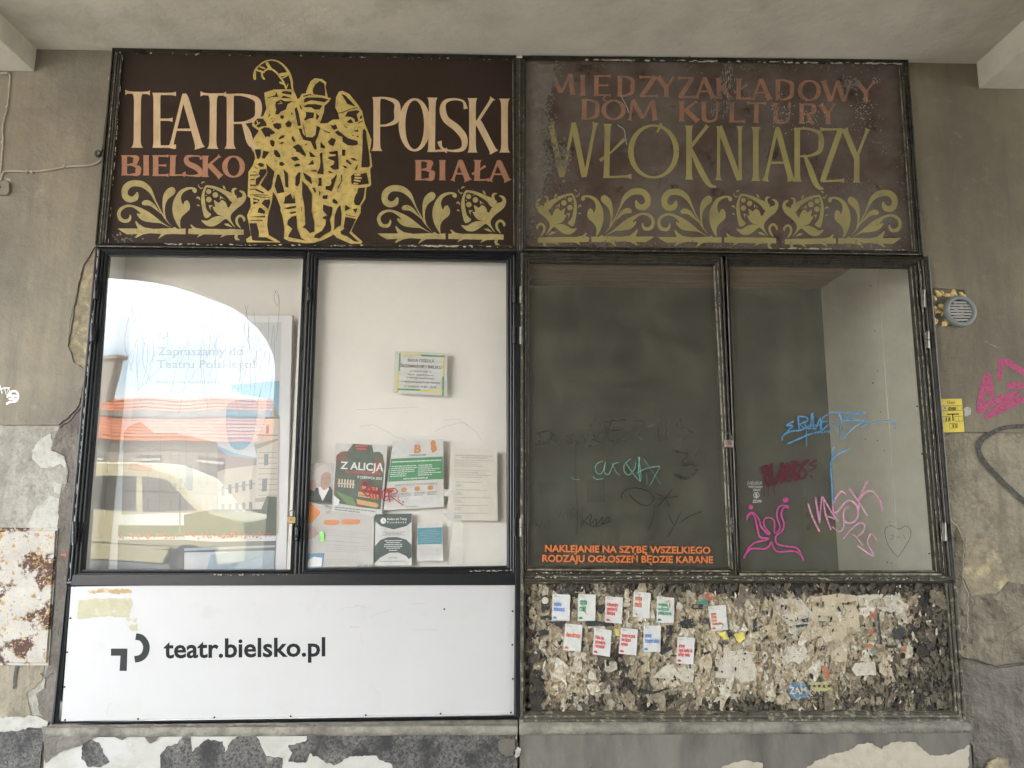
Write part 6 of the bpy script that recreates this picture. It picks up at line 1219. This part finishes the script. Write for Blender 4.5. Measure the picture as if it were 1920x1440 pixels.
# parked van
M_van = mat('cream van paint', (.50, .46, .30), .3, .03, 3, 0); M_tyre = mat('tyre rubber', (.02, .02, .02), .8, .1, 20, 0); M_win = mat('car glass', (.03, .035, .04), .1, .05, 5, 0)
def vehicle(name, lab, cat, x, y, L_, H_, Wd, side, glassp, m):
    t = thing(name, lab, cat, (x, y, 0)); mb = MB()
    mb.prism([(x+a*L_, b*H_) for a, b in side], y-Wd/2, y+Wd/2); mb.build('body', m, t, bevel=.03)
    for s in (1, -1):
        for g in glassp: mb = MB(); yy = y+s*(Wd/2+.005); mb.prism([(x+a*L_, b*H_) for a, b in g], min(yy, yy-s*.02), max(yy, yy-s*.02)); mb.build('window', M_win, t)
    for a in (.19, .80):
        for s in (1, -1):
            yy = y+s*(Wd/2-.08); mb = MB(); mb.tube([(x+a*L_, yy-.11, .33), (x+a*L_, yy+.11, .33)], .33, 20); w_ = mb.build('wheel', M_tyre, t)
            mb = MB(); mb.tube([(x+a*L_, yy-.12, .33), (x+a*L_, yy+.12, .33)], .18, 14); mb.build('rim', M_steel, w_)
    return t
van = vehicle('van', 'cream delivery van parked at the kerb, seen only mirrored in the left window', 'van', -9.6, -11.2, 5.0, 2.1, 1.95,
  [(0, .18), (0, .55), (.03, .93), (.08, 1), (.62, 1), (.74, .9), (.86, .58), (.98, .5), (1, .3), (1, .16), (.9, .14), (.88, .28), (.74, .28), (.71, .14), (.28, .14), (.26, .28), (.12, .28), (.10, .14)], [[(.64, .58), (.64, .88), (.72, .86), (.82, .6)], [(.46, .58), (.46, .88), (.62, .88), (.62, .58)]], M_van)
vs_, fs_, wd_, _ = glyphs('GLS', .03, 0)
mb = MB(); mb.add([(-7.6-a*1.25, -10.205, .95+b*.8) for a, b in vs_], [f[::-1] for f in fs_]); mb.build('lettering', ink('navy van lettering', (.02, .03, .25)), van)
vehicle('parked_car', 'dark grey hatchback parked beyond the van, seen only mirrored', 'car', -5.2, -13.4, 4.0, 1.45, 1.75,
  [(0, .25), (.0, .55), (.05, .68), (.14, .95), (.22, 1), (.5, 1), (.7, .68), (.95, .58), (1, .45), (1, .2), (.9, .16), (.88, .3), (.74, .3), (.71, .15), (.28, .15), (.26, .3), (.12, .3), (.10, .16)], [[(.12, .68), (.2, .93), (.4, .94), (.4, .68)], [(.42, .68), (.42, .94), (.5, .94), (.65, .68)]], mat('grey car paint', (.10, .105, .11), .3, .03, 3, 0))
# pale boards on the pier behind the camera, faintly mirrored in the right windows
def pier_board(name, lab, cat, px, Yv, m, parts):
    (x0, y0, x1, y1) = px; a = V(x0, y0, Yv); b = V(x1, y1, Yv)
    t = thing(name, lab, cat, ((a.x+b.x)/2, a.y, b.z)); mb = MB(); mb.box((a.x, a.y-.01, b.z), (b.x, a.y+.02, a.z)); mb.build('board', m, t)
    for (q, mm) in parts:
        c0, c1_ = V(q[0], q[1], Yv), V(q[2], q[3], Yv); mb = MB(); mb.box((c0.x, a.y+.021, c1_.z), (c1_.x, a.y+.03, c0.z)); mb.build('sheet', mm, t)
pier_board('pinboard', 'pale pinboard on the arcade pier, faintly mirrored in the dark window', 'notice board', (996, 820, 1232, 1004), 4.56, ink('pinboard grey', (.55, .55, .52)),
  [((1098, 900, 1136, 942), M_ink), ((1076, 822, 1082, 1003), M_dark), ((1010, 905, 1050, 925), I_grey)])
pier_board('poster', 'white and yellow poster on the arcade pier, faintly mirrored in the rightmost window', 'poster', (1507, 905, 1580, 1022), 4.56, M_paperw, [((1509, 955, 1578, 1015), I_yel), ((1512, 960, 1522, 970), M_ink), ((1512, 985, 1522, 995), M_ink)])
